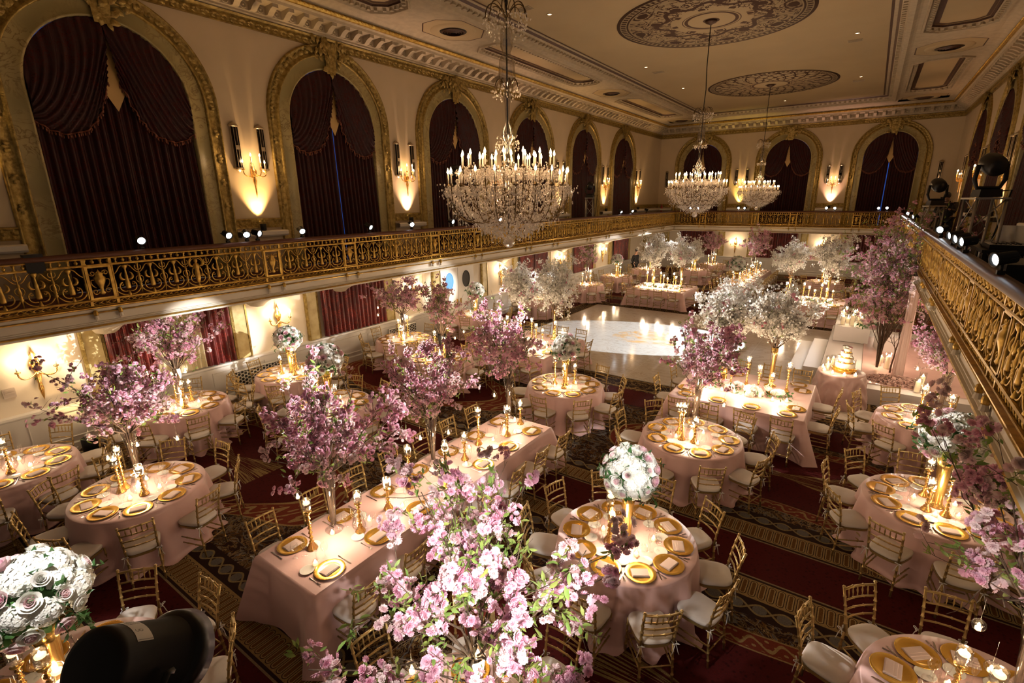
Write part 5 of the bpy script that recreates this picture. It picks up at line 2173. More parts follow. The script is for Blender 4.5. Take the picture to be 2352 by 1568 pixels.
def small_lights(c, z, phrase, n, r0, seed, sticks=3, hurricane=False, far=False, e=1.0, ring=None):
    rng = np.random.default_rng(seed)
    wd = ['front', 'right-hand', 'rear', 'left-hand']
    for i in range(sticks):
        a = 2 * PI * i / max(1, sticks) + rng.uniform(0, 2 * PI) * (i == 0) + (seed % 5)
        p = (c[0] + r0 * .85 * math.cos(a), c[1] + r0 * .85 * math.sin(a), z)
        k = [STICK_B, STICK_A, STICK_C][i % 3]
        k.put(p, a, '%s gold candlestick with floating candle, %s' % (['tallest', 'middle-height', 'shortest'][i % 3], phrase), 'gold candlesticks')
    for i in range(n):
        a = 2 * PI * (i + .5) / n + rng.uniform(-.2, .2)
        r = r0 * rng.uniform(.85, 1.25)
        VOTIVE.put((c[0] + r * math.cos(a), c[1] + r * math.sin(a), z), 0, 'lit votive candle, %s round the centre, %s' % (ordn[i], phrase), 'votive candles')
    if hurricane:
        HURRICANE.put((c[0] - .12 * c[0] / (math.hypot(*c) + .1), c[1] - .14 * c[1] / (math.hypot(*c) + .1), z), 0, 'bright glass hurricane lantern, centre of the %s' % phrase, 'hurricane lanterns')
    lamp('candle_glow', 'POINT', (c[0] - .1 * c[0] / (math.hypot(*c) + .1), c[1] - .22 * c[1] / (math.hypot(*c) + .1), z + .30), E_TABLE * e * .6, CANDLE, .06)
    lamp('candle_glow', 'POINT', (c[0] + .05, c[1] + .1, z + .62), E_TABLE * e * .4, CANDLE, .10)


def table_shell(c, mesh, rz, label):
    root = link('banquet_table', None, loc=(c[0], c[1], 0), rot=(0, 0, rz))
    tag(root, label, 'table', 'banquet tables under blush cloths')
    link('tablecloth', mesh, root)
    return root


def round_table(c, n, ph, phrase, kind, far=False, seed=0, tree=None, trz=0.0, off=(0, 0), R=.80, sc=1.0, e=1.0, skip=()):
    table_shell(c, CLOTHS[seed % 3], seed * 1.3, 'round table under blush cloth: the ' + phrase)
    angs = [math.radians(ph + 360.0 / n * i) for i in range(n)]
    for i, a in enumerate(order(c, angs)):
        o = (math.cos(a), math.sin(a))
        nth = NTH[i]
        w = RNG.uniform(-.07, .07)
        d = 1.02 + RNG.uniform(-.03, .04)
        if i not in skip:
            chair_at(c[0] + o[0] * d, c[1] + o[1] * d, a + PI / 2 + w, 'gold ivory-cushioned chair, %s, %s' % (nth, phrase), far)
        setting((c[0] + o[0] * .60, c[1] + o[1] * .60), o, .762, phrase, nth, far)
    q = (c[0] + off[0], c[1] + off[1])
    if kind == 'ball':
        BALLS[seed % 2].put((*q, .762), seed * .9, 'white flower ball on gold vase, ' + phrase, 'flower balls on gold vases', sc)
        small_lights(c, .762, phrase, 5, .27, seed, 3, False, far, e)
    elif kind == 'tree':
        tree[0].put((*q, .762), trz, '%s in tall vase, %s' % (tree[1], phrase), 'cherry blossom arrangements', sc)
        small_lights(c, .762, phrase, 4, .26, seed, 3, not far, far, e)
    else:
        small_lights(c, .762, phrase, 4, .25, seed, 2, True, far, e)


PB = 'pink cherry blossom branches'
round_table((-1.85, 5.0), 10, -53, 'nearest flower-ball table right of the long table', 'ball', seed=0)
round_table((-1.97, 8.15), 9, -61, 'blossom table behind the nearest flower ball', 'tree', seed=1, tree=(PINK[0], PB), trz=.5, off=(-.05, .3))
round_table((-8.05, 2.12), 9, -21, 'blossom table left of the long table', 'tree', seed=2, tree=(PINK[2], PB), trz=2.2, off=(-.3, .1), e=.9)
round_table((-5.0, 9.17), 9, -46, 'flower-ball table by the dance floor', 'ball', seed=3, sc=.95)
round_table((1.45, 11.2), 9, -164, 'blossom table under the right balcony', 'tree', seed=4, tree=(PINK[1], PB), trz=1.0, off=(.15, .45), sc=.95, e=.8)
round_table((1.27, 7.9), 10, 171, 'flower-ball table under the right balcony', 'ball', seed=5, sc=1.1, e=.8)
round_table((1.32, 4.5), 10, 168, 'table in the bottom right corner', 'tree', seed=6, tree=(PINK_BIG, PB), trz=2.4, off=(.2, .3), e=.45, sc=1.12)
round_table((-4.95, .48), 9, 138, 'flower-ball table behind the black spotlight', 'ball', seed=7, sc=1.12, e=.25)
round_table((-10.45, 1.22), 9, 137, 'table at the left edge', 'plain', seed=8, e=.5)
round_table((-10.95, 3.9), 9, 108, 'blossom table beside the cream sheer curtain', 'tree', seed=9, tree=(PINK[0], PB), trz=3.0)
round_table((-10.9, 6.3), 9, -168, 'flower-ball table by the shadowed sconce', 'ball', seed=10, sc=.95)
round_table((-10.9, 9.95), 9, -100, 'blossom table by the second sequin curtain', 'tree', seed=11, tree=(PINK[1], PB), trz=.3, sc=.95)
round_table((-8.45, 5.6), 9, -80, 'flower-ball table behind the largest pink blossoms', 'ball', seed=12, sc=1.05)
round_table((-11.2, 13.75), 9, -110, 'flower-ball table by the oval-window doors', 'ball', seed=13, sc=.95)
round_table((-8.75, 9.2), 9, -70, 'dark-vase blossom table among the left tables', 'tree', seed=14,
            tree=(branch_tree(15, 'pink', .5, .55, 1.45, 14, 5, 300, 200, vase='pot'), 'tall narrow pink blossom branches'), off=(-.2, .3))
round_table((-1.9, 2.1), 8, 84, 'blossom table at the bottom of the picture', 'tree', seed=15, tree=(PINK_BIG, 'large open pink blossom branches'), trz=.4, off=(0, .08), e=.7)
round_table((-10.9, 17.7), 9, -95, 'plain table behind the door-side white trees', 'plain', True, seed=16)
round_table((-10.8, 21.75), 9, -90, 'rusty-blossom table in the far left', 'tree', True, seed=17, tree=(RUST, 'rusty pink blossom branches'), e=1.1)
round_table((-10.7, 25.1), 9, -85, 'far flower-ball table beyond the rusty blossoms', 'ball', True, seed=18, sc=.95, e=1.1)
round_table((-10.3, 28.5), 9, -80, 'farthest left round table', 'plain', True, seed=19, e=1.1)
round_table((-7.85, 29.6), 9, -75, 'far flower-ball table near the back wall', 'ball', True, seed=20, e=1.1)
round_table((-7.65, 32.6), 9, -95, 'pale-blossom table at the back wall', 'tree', True, seed=21, tree=(PINK[1], 'pale pink blossom branches'), trz=4., e=1.1)
round_table((-1.35, 28.2), 9, -60, 'far right table before the back wall', 'tree', True, seed=22, tree=(PINK[0], 'pink blossom branches'), trz=2., e=1.1)
round_table((0.9, 25.3), 9, -60, 'far table beyond the blossom tower', 'plain', True, seed=23, e=1.1)


def long_table(c, lx, ly, phrase, far, trees, seed, sides=('left', 'right'), n=7, e=1.0, garland=False, chairs_all=True, stage=None):
    """rectangular table; seats along its two long sides (or all four when square)"""
    table_shell(c, cloth_rect(lx, ly, seed), 0, 'rectangular table under blush cloth: the ' + phrase)
    x, y = c
    for sd in sides:
        m = n if len(sides) == 2 or sd in ('front', 'back') else 2
        for i in range(m):
            t = (i + .5) / m
            if sd in ('left', 'right'):
                s = -1 if sd == 'left' else 1
                px, py, o = x + s * lx / 2, y - ly / 2 + ly * t, (s, 0)
                who = '%s from near end, %s side' % (ordn[i], sd)
            else:
                s = -1 if sd == 'front' else 1
                px, py, o = x - lx / 2 + lx * t, y + s * ly / 2, (0, s)
                who = '%s from left, %s side' % (ordn[i], sd)
            a = math.atan2(o[1], o[0])
            chair_at(px + o[0] * .20, py + o[1] * .20, a + PI / 2 + RNG.uniform(-.08, .08), 'gold ivory-cushioned chair, %s, %s' % (who, phrase), far)
            setting((px - o[0] * .20, py - o[1] * .20), o, .762, phrase, who, far or garland)
    for (tx, ty), pr, rz, sc, nm in trees:
        pr.put((tx, ty, .762), rz, nm, 'cherry blossom arrangements', sc)


L1 = (-4.72, 4.72)
P1 = 'long table in the foreground'
long_table(L1, 1.12, 4.85, P1, False, [((-4.93, 3.12), PINK[2], .2, 1.05, 'wide pink blossom branches in the vase nearest along the long foreground table'),
                                       ((-5.02, 5.0), PINK[1], 1.7, 1.0, 'pink blossom branches in the middle vase of the long foreground table'),
                                       ((-5.0, 7.02), PINK[0], 4.1, 1.05, 'pink blossom branches at the far end of the long foreground table')], 5)
k = 0
for yy in np.linspace(2.75, 6.95, 9):
    pr = [STICK_B, STICK_A, STICK_C][k % 3]
    pr.put((L1[0] + [-.12, .1, 0.02][k % 3], yy, .762), k, 'gold candlestick with floating candle, %s from near end, %s' % (ordn[k], P1), 'gold candlesticks')
    k += 1
for i in range(11):
    VOTIVE.put((L1[0] + [.16, -.14, .02][i % 3], 2.6 + i * .44, .762), 0, 'lit votive candle, %s from near end, %s' % (ordn[i] if i < 12 else '', P1), 'votive candles')
for i in range(3):
    HURRICANE.put((L1[0] + .05, 3.3 + i * 1.55, .762), 0, 'glass hurricane lantern, %s from near end, %s' % (ordn[i], P1), 'hurricane lanterns', .8)
for yy in (2.9, 3.9, 4.9, 5.9, 6.8):
    lamp('candle_glow', 'POINT', (L1[0] + .05, yy, 1.12), E_TABLE * .55, CANDLE, .08)

L6 = (-4.75, 27.9)
P6 = 'far long table beyond the dance floor'
long_table(L6, 1.15, 7.2, P6, True, [((-4.8, 29.4), PINK[0], .4, 1.15, 'pink blossom branches on the far long table before the back wall')], 6, n=10)
BALLS[0].put((L6[0] + .1, 24.7, .762), .4, 'white flower ball at the near end of the far long table', 'flower balls on gold vases', 1.15)
for i in range(12):
    yy = 24.9 + i * .55
    [STICK_B, STICK_A, STICK_C][i % 3].put((L6[0] + (.1 if i % 2 else -.1), yy, .762), 0, 'gold candlestick, %s from near end, %s' % (ordn[i], P6), 'gold candlesticks')
    VOTIVE.put((L6[0] + (.22 if i % 2 else -.2), yy + .2, .762), 0, 'lit votive candle, %s from near end, %s' % (ordn[i], P6), 'votive candles')
for yy in (25.2, 27, 29, 31):
    lamp('candle_glow', 'POINT', (L6[0], yy, 1.2), E_TABLE * .8, CANDLE, .1)


# square tables at the dance floor corners: two white trees, a low garland and a thicket of candles
def garland(c, lx, label, seed):
    rng = np.random.default_rng(seed)
    p = Proto('flower_garland', 'flower garland')
    for i in range(26):
        x = rng.uniform(-lx / 2, lx / 2)
        y = rng.normal() * .10
        h = .07 + .07 * math.exp(-(y / .1) ** 2)
        s = rng.uniform(.8, 1.15)
        q = Vector((rng.normal() * .3, y * 5, 1)).to_track_quat('Z', 'Y').to_euler()
        if i % 3 == 0:
            p.part('hydrangea', HYD[i % 2], None, None, (x, y, h - .04), q, s * .9)
        else:
            p.part('rose', ROSES[int(rng.choice([1, 1, 2, 0]))], None, None, (x, y, h - .02), q, s)
    g = G()
    n = 130
    pos = np.c_[rng.uniform(-lx / 2 - .1, lx / 2 + .1, n), rng.normal(size=n) * .13, rng.uniform(.01, .09, n)]
    g.scatter(LEAFT_V, LEAFT_F, pos, rand_rot(rng, n, None), rng.uniform(.07, .12, n))
    p.part('foliage', g.mesh('garland_leaves', 'leaf_dark'))
    p.put((c[0], c[1], .762), 0, label, 'low flower garlands')


WB = 'white blossom tree with pink sprigs, '
for (c, ph, far, tr, seed, e) in (
        ((-1.68, 11.0), 'square table before the stage steps', False, [((-2.15, 11.35), WHITE[0], .3, 1.0, WB + 'left of two on the square table before the stage'), ((-1.25, 11.55), WHITE[1], 2.0, 1.02, WB + 'right of two on the square table before the stage')], 31, 1.1),
        ((-7.6, 11.6), 'square table, near left dance floor corner', False, [((-8.15, 12.1), WHITE[1], .8, 1.0, WB + 'left of two by the oval-window doors'), ((-7.1, 12.3), WHITE[0], 1.9, 1.03, WB + 'right of two beside the dance floor edge')], 32, 1.2),
        ((-7.4, 22.75), 'square table, far left dance floor corner', True, [((-7.95, 23.0), WHITE[0], 4.0, 1.05, WB + 'left of two across the dance floor'), ((-6.65, 23.0), WHITE[1], 5.0, 1.08, WB + 'right of two across the dance floor')], 33, 1.5),
        ((-1.55, 22.6), 'square table, far right dance floor corner', True, [((-2.3, 23.1), WHITE[1], 3.0, 1.05, WB + 'left of two behind the stage candles'), ((-.95, 23.3), WHITE[0], .9, 1.08, WB + 'right of two behind the stage candles')], 34, 1.5)):
    long_table(c, 2.5, 2.25, ph, far, tr, seed, ('left', 'right', 'front', 'back'), 4, garland=True)
    garland((c[0], c[1] - .12), 1.7, 'low garland of cream roses on the ' + ph, seed)
    rng = np.random.default_rng(seed)
    for i in range(9 if far else 7):
        a = i * 2.4
        pr = [STICK_B, STICK_A, STICK_C][i % 3]
        pr.put((c[0] - .9 + 1.8 * (i + .5) / (9 if far else 7), c[1] + .18 * math.sin(a) + .12, .762), a, 'gold candlestick, %s from left, %s' % (ordn[i], ph), 'gold candlesticks')
    for i in range(8):
        VOTIVE.put((c[0] - .85 + 1.7 * i / 7, c[1] - .34 + .05 * math.sin(i * 3), .762), 0, 'lit votive candle, %s from left, %s' % (ordn[i], ph), 'votive candles', 1.2)
    for dx in (-.7, 0, .7):
        lamp('candle_glow', 'POINT', (c[0] + dx, c[1] - .4, 1.05), E_TABLE * .45 * e, CANDLE, .08)
        lamp('candle_glow', 'POINT', (c[0] + dx, c[1] + .1, 1.38), E_TABLE * .35 * e, CANDLE, .1)

# candle globes hung on wires from the branches
GL = {'blossom table left of the long table': [(-8.31, 1.78, 1.67), (-8.19, 2.25, 1.39), (-8.06, 2.71, 1.33), (-8.28, 1.91, 1.3)],
      'long table in the foreground': [(-5.13, 2.82, 1.34), (-5.35, 4.7, 1.35), (-5.3, 4.75, 1.25), (-5.16, 4.89, 1.23), (-4.86, 5.2, 1.28), (-5.27, 6.93, 1.22)],
      'blossom table beside the cream sheer curtain': [(-11.08, 3.46, 1.56), (-11.06, 3.52, 1.43), (-10.88, 4.04, 1.47)],
      'blossom table behind the nearest flower ball': [(-2.32, 8.43, 1.18), (-2.23, 8.45, 1.03), (-1.59, 8.6, 1.29)],
      'blossom table under the right balcony': [(1.24, 11.85, 1.3), (1.92, 11.76, 1.25), (1.17, 11.86, 1.53)],
      'table in the bottom right corner': [(1.35, 4.83, 1.0), (1.22, 4.87, 1.32)],
      'blossom table by the second sequin curtain': [(-11.44, 9.51, 1.73), (-11.45, 9.5, 1.51), (-11.02, 9.98, 1.47)],
      'blossom table at the bottom of the picture': [(-2.18, 1.84, 1.55), (-1.84, 2.16, 1.61)],
      'dark-vase blossom table among the left tables': [(-8.72, 9.77, 1.15), (-8.54, 9.93, 1.32), (-9.3, 9.15, 1.1)]}
for ph, L in GL.items():
    Lo = sorted(L, key=lambda p: pj(p)[0])
    for i, p in enumerate(Lo):
        GLOBE.put(p, i, 'hanging glass candle globe, %s from left, %s' % (ordn[i], ph), 'hanging candle globes')

# ------------------------------------------------------------------ stage, cake, flower column
g = G(); g.smooth = False
g.box((1.35, 17.0, .19), (3.7, 6.6, .38))
g.cur = 1
g.box((1.75, 16.6, .392), (2.7, 5.0, .02))
o = link('stage_platform', g.mesh('stage_platform', 'stage_white', 'stage_pink'))
tag(o, 'low white stage with a glossy pink floor beside the dance floor', 'stage')
g = G(); g.smooth = False
g.box((-.72, 16.9, .125), (.40, 3.4, .25)); g.box((-1.08, 16.9, .0625), (.38, 3.4, .125))
tag(link('stage_steps', g.mesh('stage_steps', 'stage_white')), 'two wide white steps up to the stage from the dance floor', 'steps')
# white box plinths for the pillar candles
g = G(); g.smooth = False
g.box((.05, 19.0, .62), (.9, 1.9, .46))
tag(link('candle_plinth', g.mesh('plinth', 'white_gloss')), 'glossy white plinth crowded with pillar candles on the stage', 'plinth')
rng = np.random.default_rng(4)
i = 0
for (cx, cy2, z0, nx) in ((-.22, 18.4, .85, 1), (.02, 18.35, .85, 2), (.25, 18.5, .85, 1), (-.25, 18.9, .85, 2), (.05, 19.0, .85, 2), (.3, 19.1, .85, 0), (-.2, 19.5, .85, 2), (.1, 19.6, .85, 1), (-.1, 18.65, .85, 0), (.2, 18.8, .85, 2),
                          (.74, 15.75, .40, 1), (.92, 15.6, .40, 2), (.80, 16.1, .40, 0)):
    PILLARS[nx].put((cx, cy2, z0), 0, 'lit pillar candle, %s on the white plinth' % ordn[i] if i < 10 else 'lit pillar candle, %s beside the foot of the flower column' % ordn[i - 10], 'pillar candles on the stage')
    i += 1
for p in ((-.1, 18.6, 1.5), (.2, 19.4, 1.5), (.75, 15.7, .95)):
    lamp('candle_glow', 'POINT', p, E_TABLE * .8, CANDLE, .12)
for i, p in enumerate(((1.45, 13.98, .40), (1.62, 14.02, .40), (1.53, 14.2, .40))):
    PILLARS[[1, 0, 2][i]].put(p, 0, 'lit pillar candle, %s at the front edge of the stage' % ordn[i], 'pillar candles on the stage')
lamp('candle_glow', 'POINT', (1.5, 13.7, .95), E_TABLE * .4, CANDLE, .1)
garl = Proto('flower_garland', 'flower garland')
rng = np.random.default_rng(9)
for i in range(22):
    garl.part('rose', ROSES[int(rng.integers(3))], None, None, (rng.uniform(-.25, .25), rng.uniform(-.9, .9), rng.uniform(.0, .2)), (rng.normal() * .5, rng.normal() * .5, 0), rng.uniform(1, 1.5))
g = G(); g.scatter(LEAFT_V, LEAFT_F, np.c_[rng.uniform(-.3, .3, 120), rng.uniform(-1, 1, 120), rng.uniform(0, .18, 120)], rand_rot(rng, 120), rng.uniform(.08, .14, 120))
garl.part('foliage', g.mesh('stage_leaves', 'leaf_dark'))
garl.put((.46, 18.7, .86), 0, 'pink and cream flowers heaped beside the pillar candles on the plinth', 'low flower garlands')

# armchair-like white bench on the stage
b = link('white_bench', None, loc=(.95, 17.6, .40), rot=(0, 0, .2))
tag(b, 'angular glossy white bench behind the flower column on the stage', 'bench')
g = G(); g.box((0, 0, .22), (.55, .55, .44)); link('seat', g.mesh('bench_seat', 'white_gloss'), b)
g = G(); g.box((-.22, .05, .62), (.1, .5, .45), rx=.1); link('backrest', g.mesh('bench_back', 'white_gloss'), b)

# cake table
c = (-.02, 13.35)
root = link('cake_table', None, loc=(c[0], c[1], 0))
tag(root, 'small round cake table in a gathered blush satin cloth', 'table')
g = G()
n = 120
a = np.linspace(0, 2 * PI, n + 1)
V = [np.c_[.47 * t * np.cos(a), .47 * t * np.sin(a), np.full(n + 1, .80)] for t in np.linspace(0, 1, 5)]
for t in np.linspace(.05, 1, 14):
    sw = np.abs(np.sin(a * 3.0 + .6))
    rr = .475 + .07 * t + .06 * t * (1 - sw) + .03 * t * np.sin(a * 17 + 5 * t * sw) + .02 * np.sin(t * 16 + 6 * sw) * (t > .1)
    V.append(np.c_[rr * np.cos(a), rr * np.sin(a), np.full(n + 1, .80 - .795 * t)])
V = np.array(V); V[:, -1] = V[:, 0]
g.grid(V, len(V), n + 1)
link('tablecloth', g.mesh('cake_cloth', 'cloth_satin'), root)
cake = link('wedding_cake', None, loc=(c[0] + .04, c[1] + .05, .80))
tag(cake, 'four-tier cream wedding cake with gold bands on a gold stand', 'cake')
g = G(); g.lathe([(.22, 0), (.24, .01), (.235, .05), (.25, .06), (.25, .075), (0, .075)], 28); link('cake_stand', g.mesh('cake_stand', 'gold_charger'), cake)
z = .075
for r, h in ((.195, .14), (.155, .12), (.12, .12), (.085, .10)):
    g = G(); g.lathe([(r, 0), (r, h - .01), (r - .01, h), (0, h)], 28)
    t = link('tier', g.mesh('cake_tier', 'icing'), cake, (0, 0, z))
    g = G(); g.lathe([(r + .002, .0), (r + .004, .004), (r + .004, .03), (r + .002, .034)], 28, cap=False)
    link('gold_band', g.mesh('cake_band', 'gold_charger'), t)
    z += h
for i, (x, y, zz, s) in enumerate(((0, 0, z, 1.3), (.05, -.03, z, 1), (-.06, .02, z, 1.1), (-.09, -.06, z - .10, 1), (-.13, -.05, z - .21, 1.1), (-.16, -.08, z - .32, 1.2), (.1, -.08, z - .2, .9), (-.05, -.16, z - .33, .9))):
    link('rose', ROSES[0 if i % 2 else 1], cake, (x, y, zz + .005), (.12 * (i % 3), .2, 0), s * .6)
rng = np.random.default_rng(3)
for i in range(6):
    a = 2.4 + i * .62
    p = (c[0] + .38 * math.cos(a), c[1] + .38 * math.sin(a), .80)
    VOTIVE.put(p, 0, 'lit votive candle, %s around the wedding cake' % ordn[i], 'votive candles', 1.3)
for i, (dx, dy) in enumerate(((-.3, .12), (-.28, -.06), (-.2, .25), (.2, .3))):
    PILLARS[1 if i % 2 else 2].put((c[0] + dx, c[1] + dy, .80), 0, 'pillar candle in glass beside the cake, %s' % ordn[i], 'pillar candles by the cake', .7)
lamp('candle_glow', 'POINT', (c[0] - .2, c[1] - .35, 1.15), E_TABLE * .6, CANDLE, .08)

# tall flower columns and the draped posts of the canopy
COLM = branch_tree(51, 'pink', .7, .30, 3.0, 34, 7, 1300, 1500, vase='none', name='blossom_tower', fmin=.02)
COLM.parts = [q_ for q_ in COLM.parts if q_[0] != 'vase']
COLM.put((.70, 15.3, .40), .3, 'tall flaring tower of pink blossoms and bare branches on the stage', 'flower columns', (1, 1, 1.0))
COLM.put((1.75, 18.6, .40), 2.0, 'glowing column of blossoms behind the draped post', 'flower columns', (.8, .8, .85))
lamp('column_glow', 'POINT', (1.75, 17.4, 2.3), 40, (1, .78, .62), .2)
lamp('column_glow', 'POINT', (1.5, 16.6, 2.2), 22, (1, .62, .5), .2)


def draped_post(x, y, m, label, h=2.5):
    root = link('draped_post', None, loc=(x, y, .40))
    tag(root, label, 'draped post', 'draped canopy posts')
    g = G(); g.tube([(0, 0, 0), (0, 0, h)], .03, 8); link('pole', g.mesh('post_pole', 'stage_white'), root)
    g = G()
    a = np.linspace(0, 2 * PI, 41)
    V = []
    for t in np.linspace(0, 1, 14):
        r = .075 + .035 * abs(t - .55) * 2 + .012 * np.sin(a * 9 + 3 * t)
        V.append(np.c_[r * np.cos(a), r * np.sin(a), np.full(41, h * t)])
    g.grid(np.array(V), 14, 41)
    link('drape', g.mesh('post_drape', m), root)


draped_post(1.12, 14.97, 'drape_pink', 'pale pink draped canopy post rising from the tulle')
draped_post(1.35, 17.7, 'drape_pink', 'pink draped canopy post behind the bench')
g = G()
rng = np.random.default_rng(6)
n = 1700
a = rng.uniform(0, 2 * PI, n); r = np.sqrt(rng.uniform(0, 1, n))
pos = np.c_[1.12 + r * .62 * np.cos(a), 14.55 + r * .40 * np.sin(a), .405 + .14 * (1 - r) * rng.uniform(.3, 1, n)]
g.scatter(FLORET_V, FLORET_F, pos, rand_rot(rng, n, np.tile((0, 0, 1.0), (n, 1)), .5), rng.uniform(.03, .05, n))
o = link('petal_drift', g.mesh('petal_drift', 'tulle')); tag(o, 'drift of blush petals spread round the foot of the draped post', 'petals'); o['kind'] = 'stuff'
g = G()
rng = np.random.default_rng(12)


def twig(p, d, L, r, k):
    P = [p]
    for i in range(6):
        d = d + rng.normal(size=3) * .13; d /= np.linalg.norm(d)
        P.append(P[-1] + d * L / 6)
    g.tube(P, np.linspace(r, r * .5, 7), 5)
    if k:
        for i in (2, 3, 4, 5):
            twig(P[i], d + rng.normal(size=3) * .6, L * .45, r * .55, k - 1)


twig(np.array((0, 0, 0.0)), np.array((.02, 0, 1.0)), 1.2, .022, 2)
o = link('bare_branch', g.mesh('bare_branch', 'bark'), loc=(.98, 15.25, .40)); tag(o, 'bare dark branch standing beside the draped post', 'branch')

# ------------------------------------------------------------------ lamps on the balcony rails and their beams
PAR = Proto('spotlight', 'spotlight')
g = G(); g.lathe([(.045, -.10), (.06, -.09), (.062, .07), (.075, .075), (.075, .085), (.06, .085), (.058, .06)], 16); PAR.part('can', g.mesh('par_can', 'black'))
g = G(); g.lathe([(.058, .062), (.03, .07), (0, .072)], 14); PAR.part('lens', g.mesh('par_lens', 'lamp_lens'))
g = G(); g.tube([(-.08, 0, 0), (-.08, -.0, -.09), (0, 0, -.11), (.08, 0, -.09), (.08, 0, 0)], .007, 5); PAR.part('yoke', g.mesh('par_yoke', 'black'))
g = G(); g.tube([(0, 0, -.04), (0, 0, -.145)], .014, 6); g.box((0, 0, -.135), (.06, .06, .04)); PAR.part('clamp', g.mesh('par_clamp', 'black'))


def spot(loc, aim, label, e=1.0, cone=.16, beam=True, col=COOL, sc=1.0):
    q = (Vector(aim) - Vector(loc)).to_track_quat('Z', 'Y')
    if label:
        PAR.put(loc, 0, label, 'spotlights on the balcony rails', sc, prot=q.to_euler())
    if beam:
        dirv = (Vector(aim) - Vector(loc)).normalized()
        lamp('spot_beam', 'SPOT', Vector(loc) + dirv * .12, E_PIN * e, col, .04, aim, cone, .6)


ZR = 4.11
LEFT_SPOTS = [(3.55, (-1.9, 2.1, 2.2), .45, .12), (5.02, (-1.85, 5.0, 1.75), .6, .13), (5.40, (-4.93, 3.1, 2.1), .7, .17), (5.62, (-1.97, 8.3, 2.2), 1.2, .15), (6.64, (-5.02, 5.0, 2.1), .75, .17), (8.52, (-5.0, 9.17, 1.75), .4, .13),
              (9.99, (-5.0, 7.0, 2.1), .7, .18), (11.64, (-1.6, 11.4, 2.2), 1.0, .2), (14.1, (-7.2, 12.3, 2.2), .4, .25), (24.4, (-7.9, 23.0, 2.2), .4, .26), (25.9, (-6.6, 23.0, 2.2), .45, .26), (28.0, (-4.8, 29.4, 2.1), .45, .2)]
for i, (y, aim, e, cone) in enumerate(LEFT_SPOTS):
    spot((-10.33, y, ZR), aim, 'bright white spotlight on the left balcony rail, %s from the near end' % ordn[i], e, cone)
BACK_SPOTS = [(-9.4, (-7.0, 23, 2.2)), (-8.9, (-10.7, 25.1, 1.8)), (-6.55, (-8.0, 12.2, 2.2)), (-6.2, (-10.8, 21.7, 2.0)), (-2.05, (-2.2, 11.3, 2.3)), (-1.65, (-2.3, 23.1, 2.2)), (.3, (-.9, 23.3, 2.2)), (.65, (.7, 15.3, 2.8))]
for i, (x, aim) in enumerate(BACK_SPOTS):
    spot((x, 33.25, ZR), aim, 'white spotlight on the back balcony rail, %s from the left' % ordn[i], .5, .16)
RIGHT_SPOTS = [(12.2, (-4.93, 3.1, 2.2)), (10.4, (-10.9, 6.3, 1.8)), (9.7, (-8.45, 5.6, 1.8)), (9.05, (-10.95, 3.9, 2.2)), (6.7, (-8.3, 2.2, 2.1)), (19.6, (-11.2, 13.75, 1.8)), (23.0, (-10.9, 9.9, 2.1))]
for i, (y, aim) in enumerate(RIGHT_SPOTS):
    spot((1.12, y, ZR), aim, 'white spotlight on the right balcony rail, %s from its near end' % ordn[[3, 2, 1, 0, 4, 5, 6][i]] if False else 'white spotlight on the right balcony rail, aimed %s' % ['at the long table', 'at the shadowed sconce', 'at the left tables', 'at the sheer curtain', 'at the left blossoms', 'at the doors', 'at the second curtain'][i], 1.25, .12, col=(1, .97, .95))
# unseen beams added without fixtures at the near gallery to brighten foreground flowers
spot((-3.6, .2, 4.2), (-4.95, .5, 1.8), None, .055, .35)
spot((.7, .3, 4.5), (-1.75, 2.2, 2.3), None, .15, .42)
spot((-2.5, .1, 4.9), (-1.95, 2.1, 1.9), None, .05, .6)
spot((.8, .4, 4.5), (-1.85, 5.0, 1.75), None, .2, .14)
spot((-.7, .3, 4.6), (1.5, 4.85, 1.95), None, .08, .2)
spot((-10.3, 6.5, ZR + .06), (1.27, 7.9, 1.75), None, .9, .085)  # three more beams added along the left rail, without spotlights of their own
spot((-10.3, 7.7, ZR + .06), (1.55, 11.6, 2.05), None, .9, .13)
spot((-10.3, 9.0, ZR + .06), (.7, 15.3, 2.9), None, .5, .16)

# dance floor circle of light thrown from the right balcony moving head
gb = lamp('gobo_beam', 'SPOT', (1.0, 18.6, 4.9), E_GOBO, (.9, .95, 1.0), .015, (-5.3, 16.7, 0), .50, .05)
gb.data.use_nodes = True                      # a gobo: gold scroll monogram in the middle of a white disc
nt = gb.data.node_tree
em = nt.nodes['Emission']
gx, gy, gz, gv = coords(nt, 'Normal')
px_, py_ = gx / gz, gy / gz
rr_ = (px_ * px_ + py_ * py_).sqrt()
nn_ = noise(nt, vec(nt, px_ * 9.0, py_ * 9.0, 0.0), 1.6, 2, .5, 2.5)
nt.links.new(mixc(nt, ((nn_ - .5).abs().lt(.05)) * rr_.lt(.11), (.82, .92, 1.0), (1.0, .62, .25)), em.inputs[0])

# clamp lamp on the left rail
g = G(); g.box((0, 0, 0), (.16, .22, .26)); g.box((0, 0, -.14), (.10, .16, .04))
tag(link('rail_clamp_lamp', g.mesh('clamp_lamp', 'black'), loc=(-10.33, 2.1, 3.86)), 'square black lamp hanging over the left balcony rail', 'lamp')

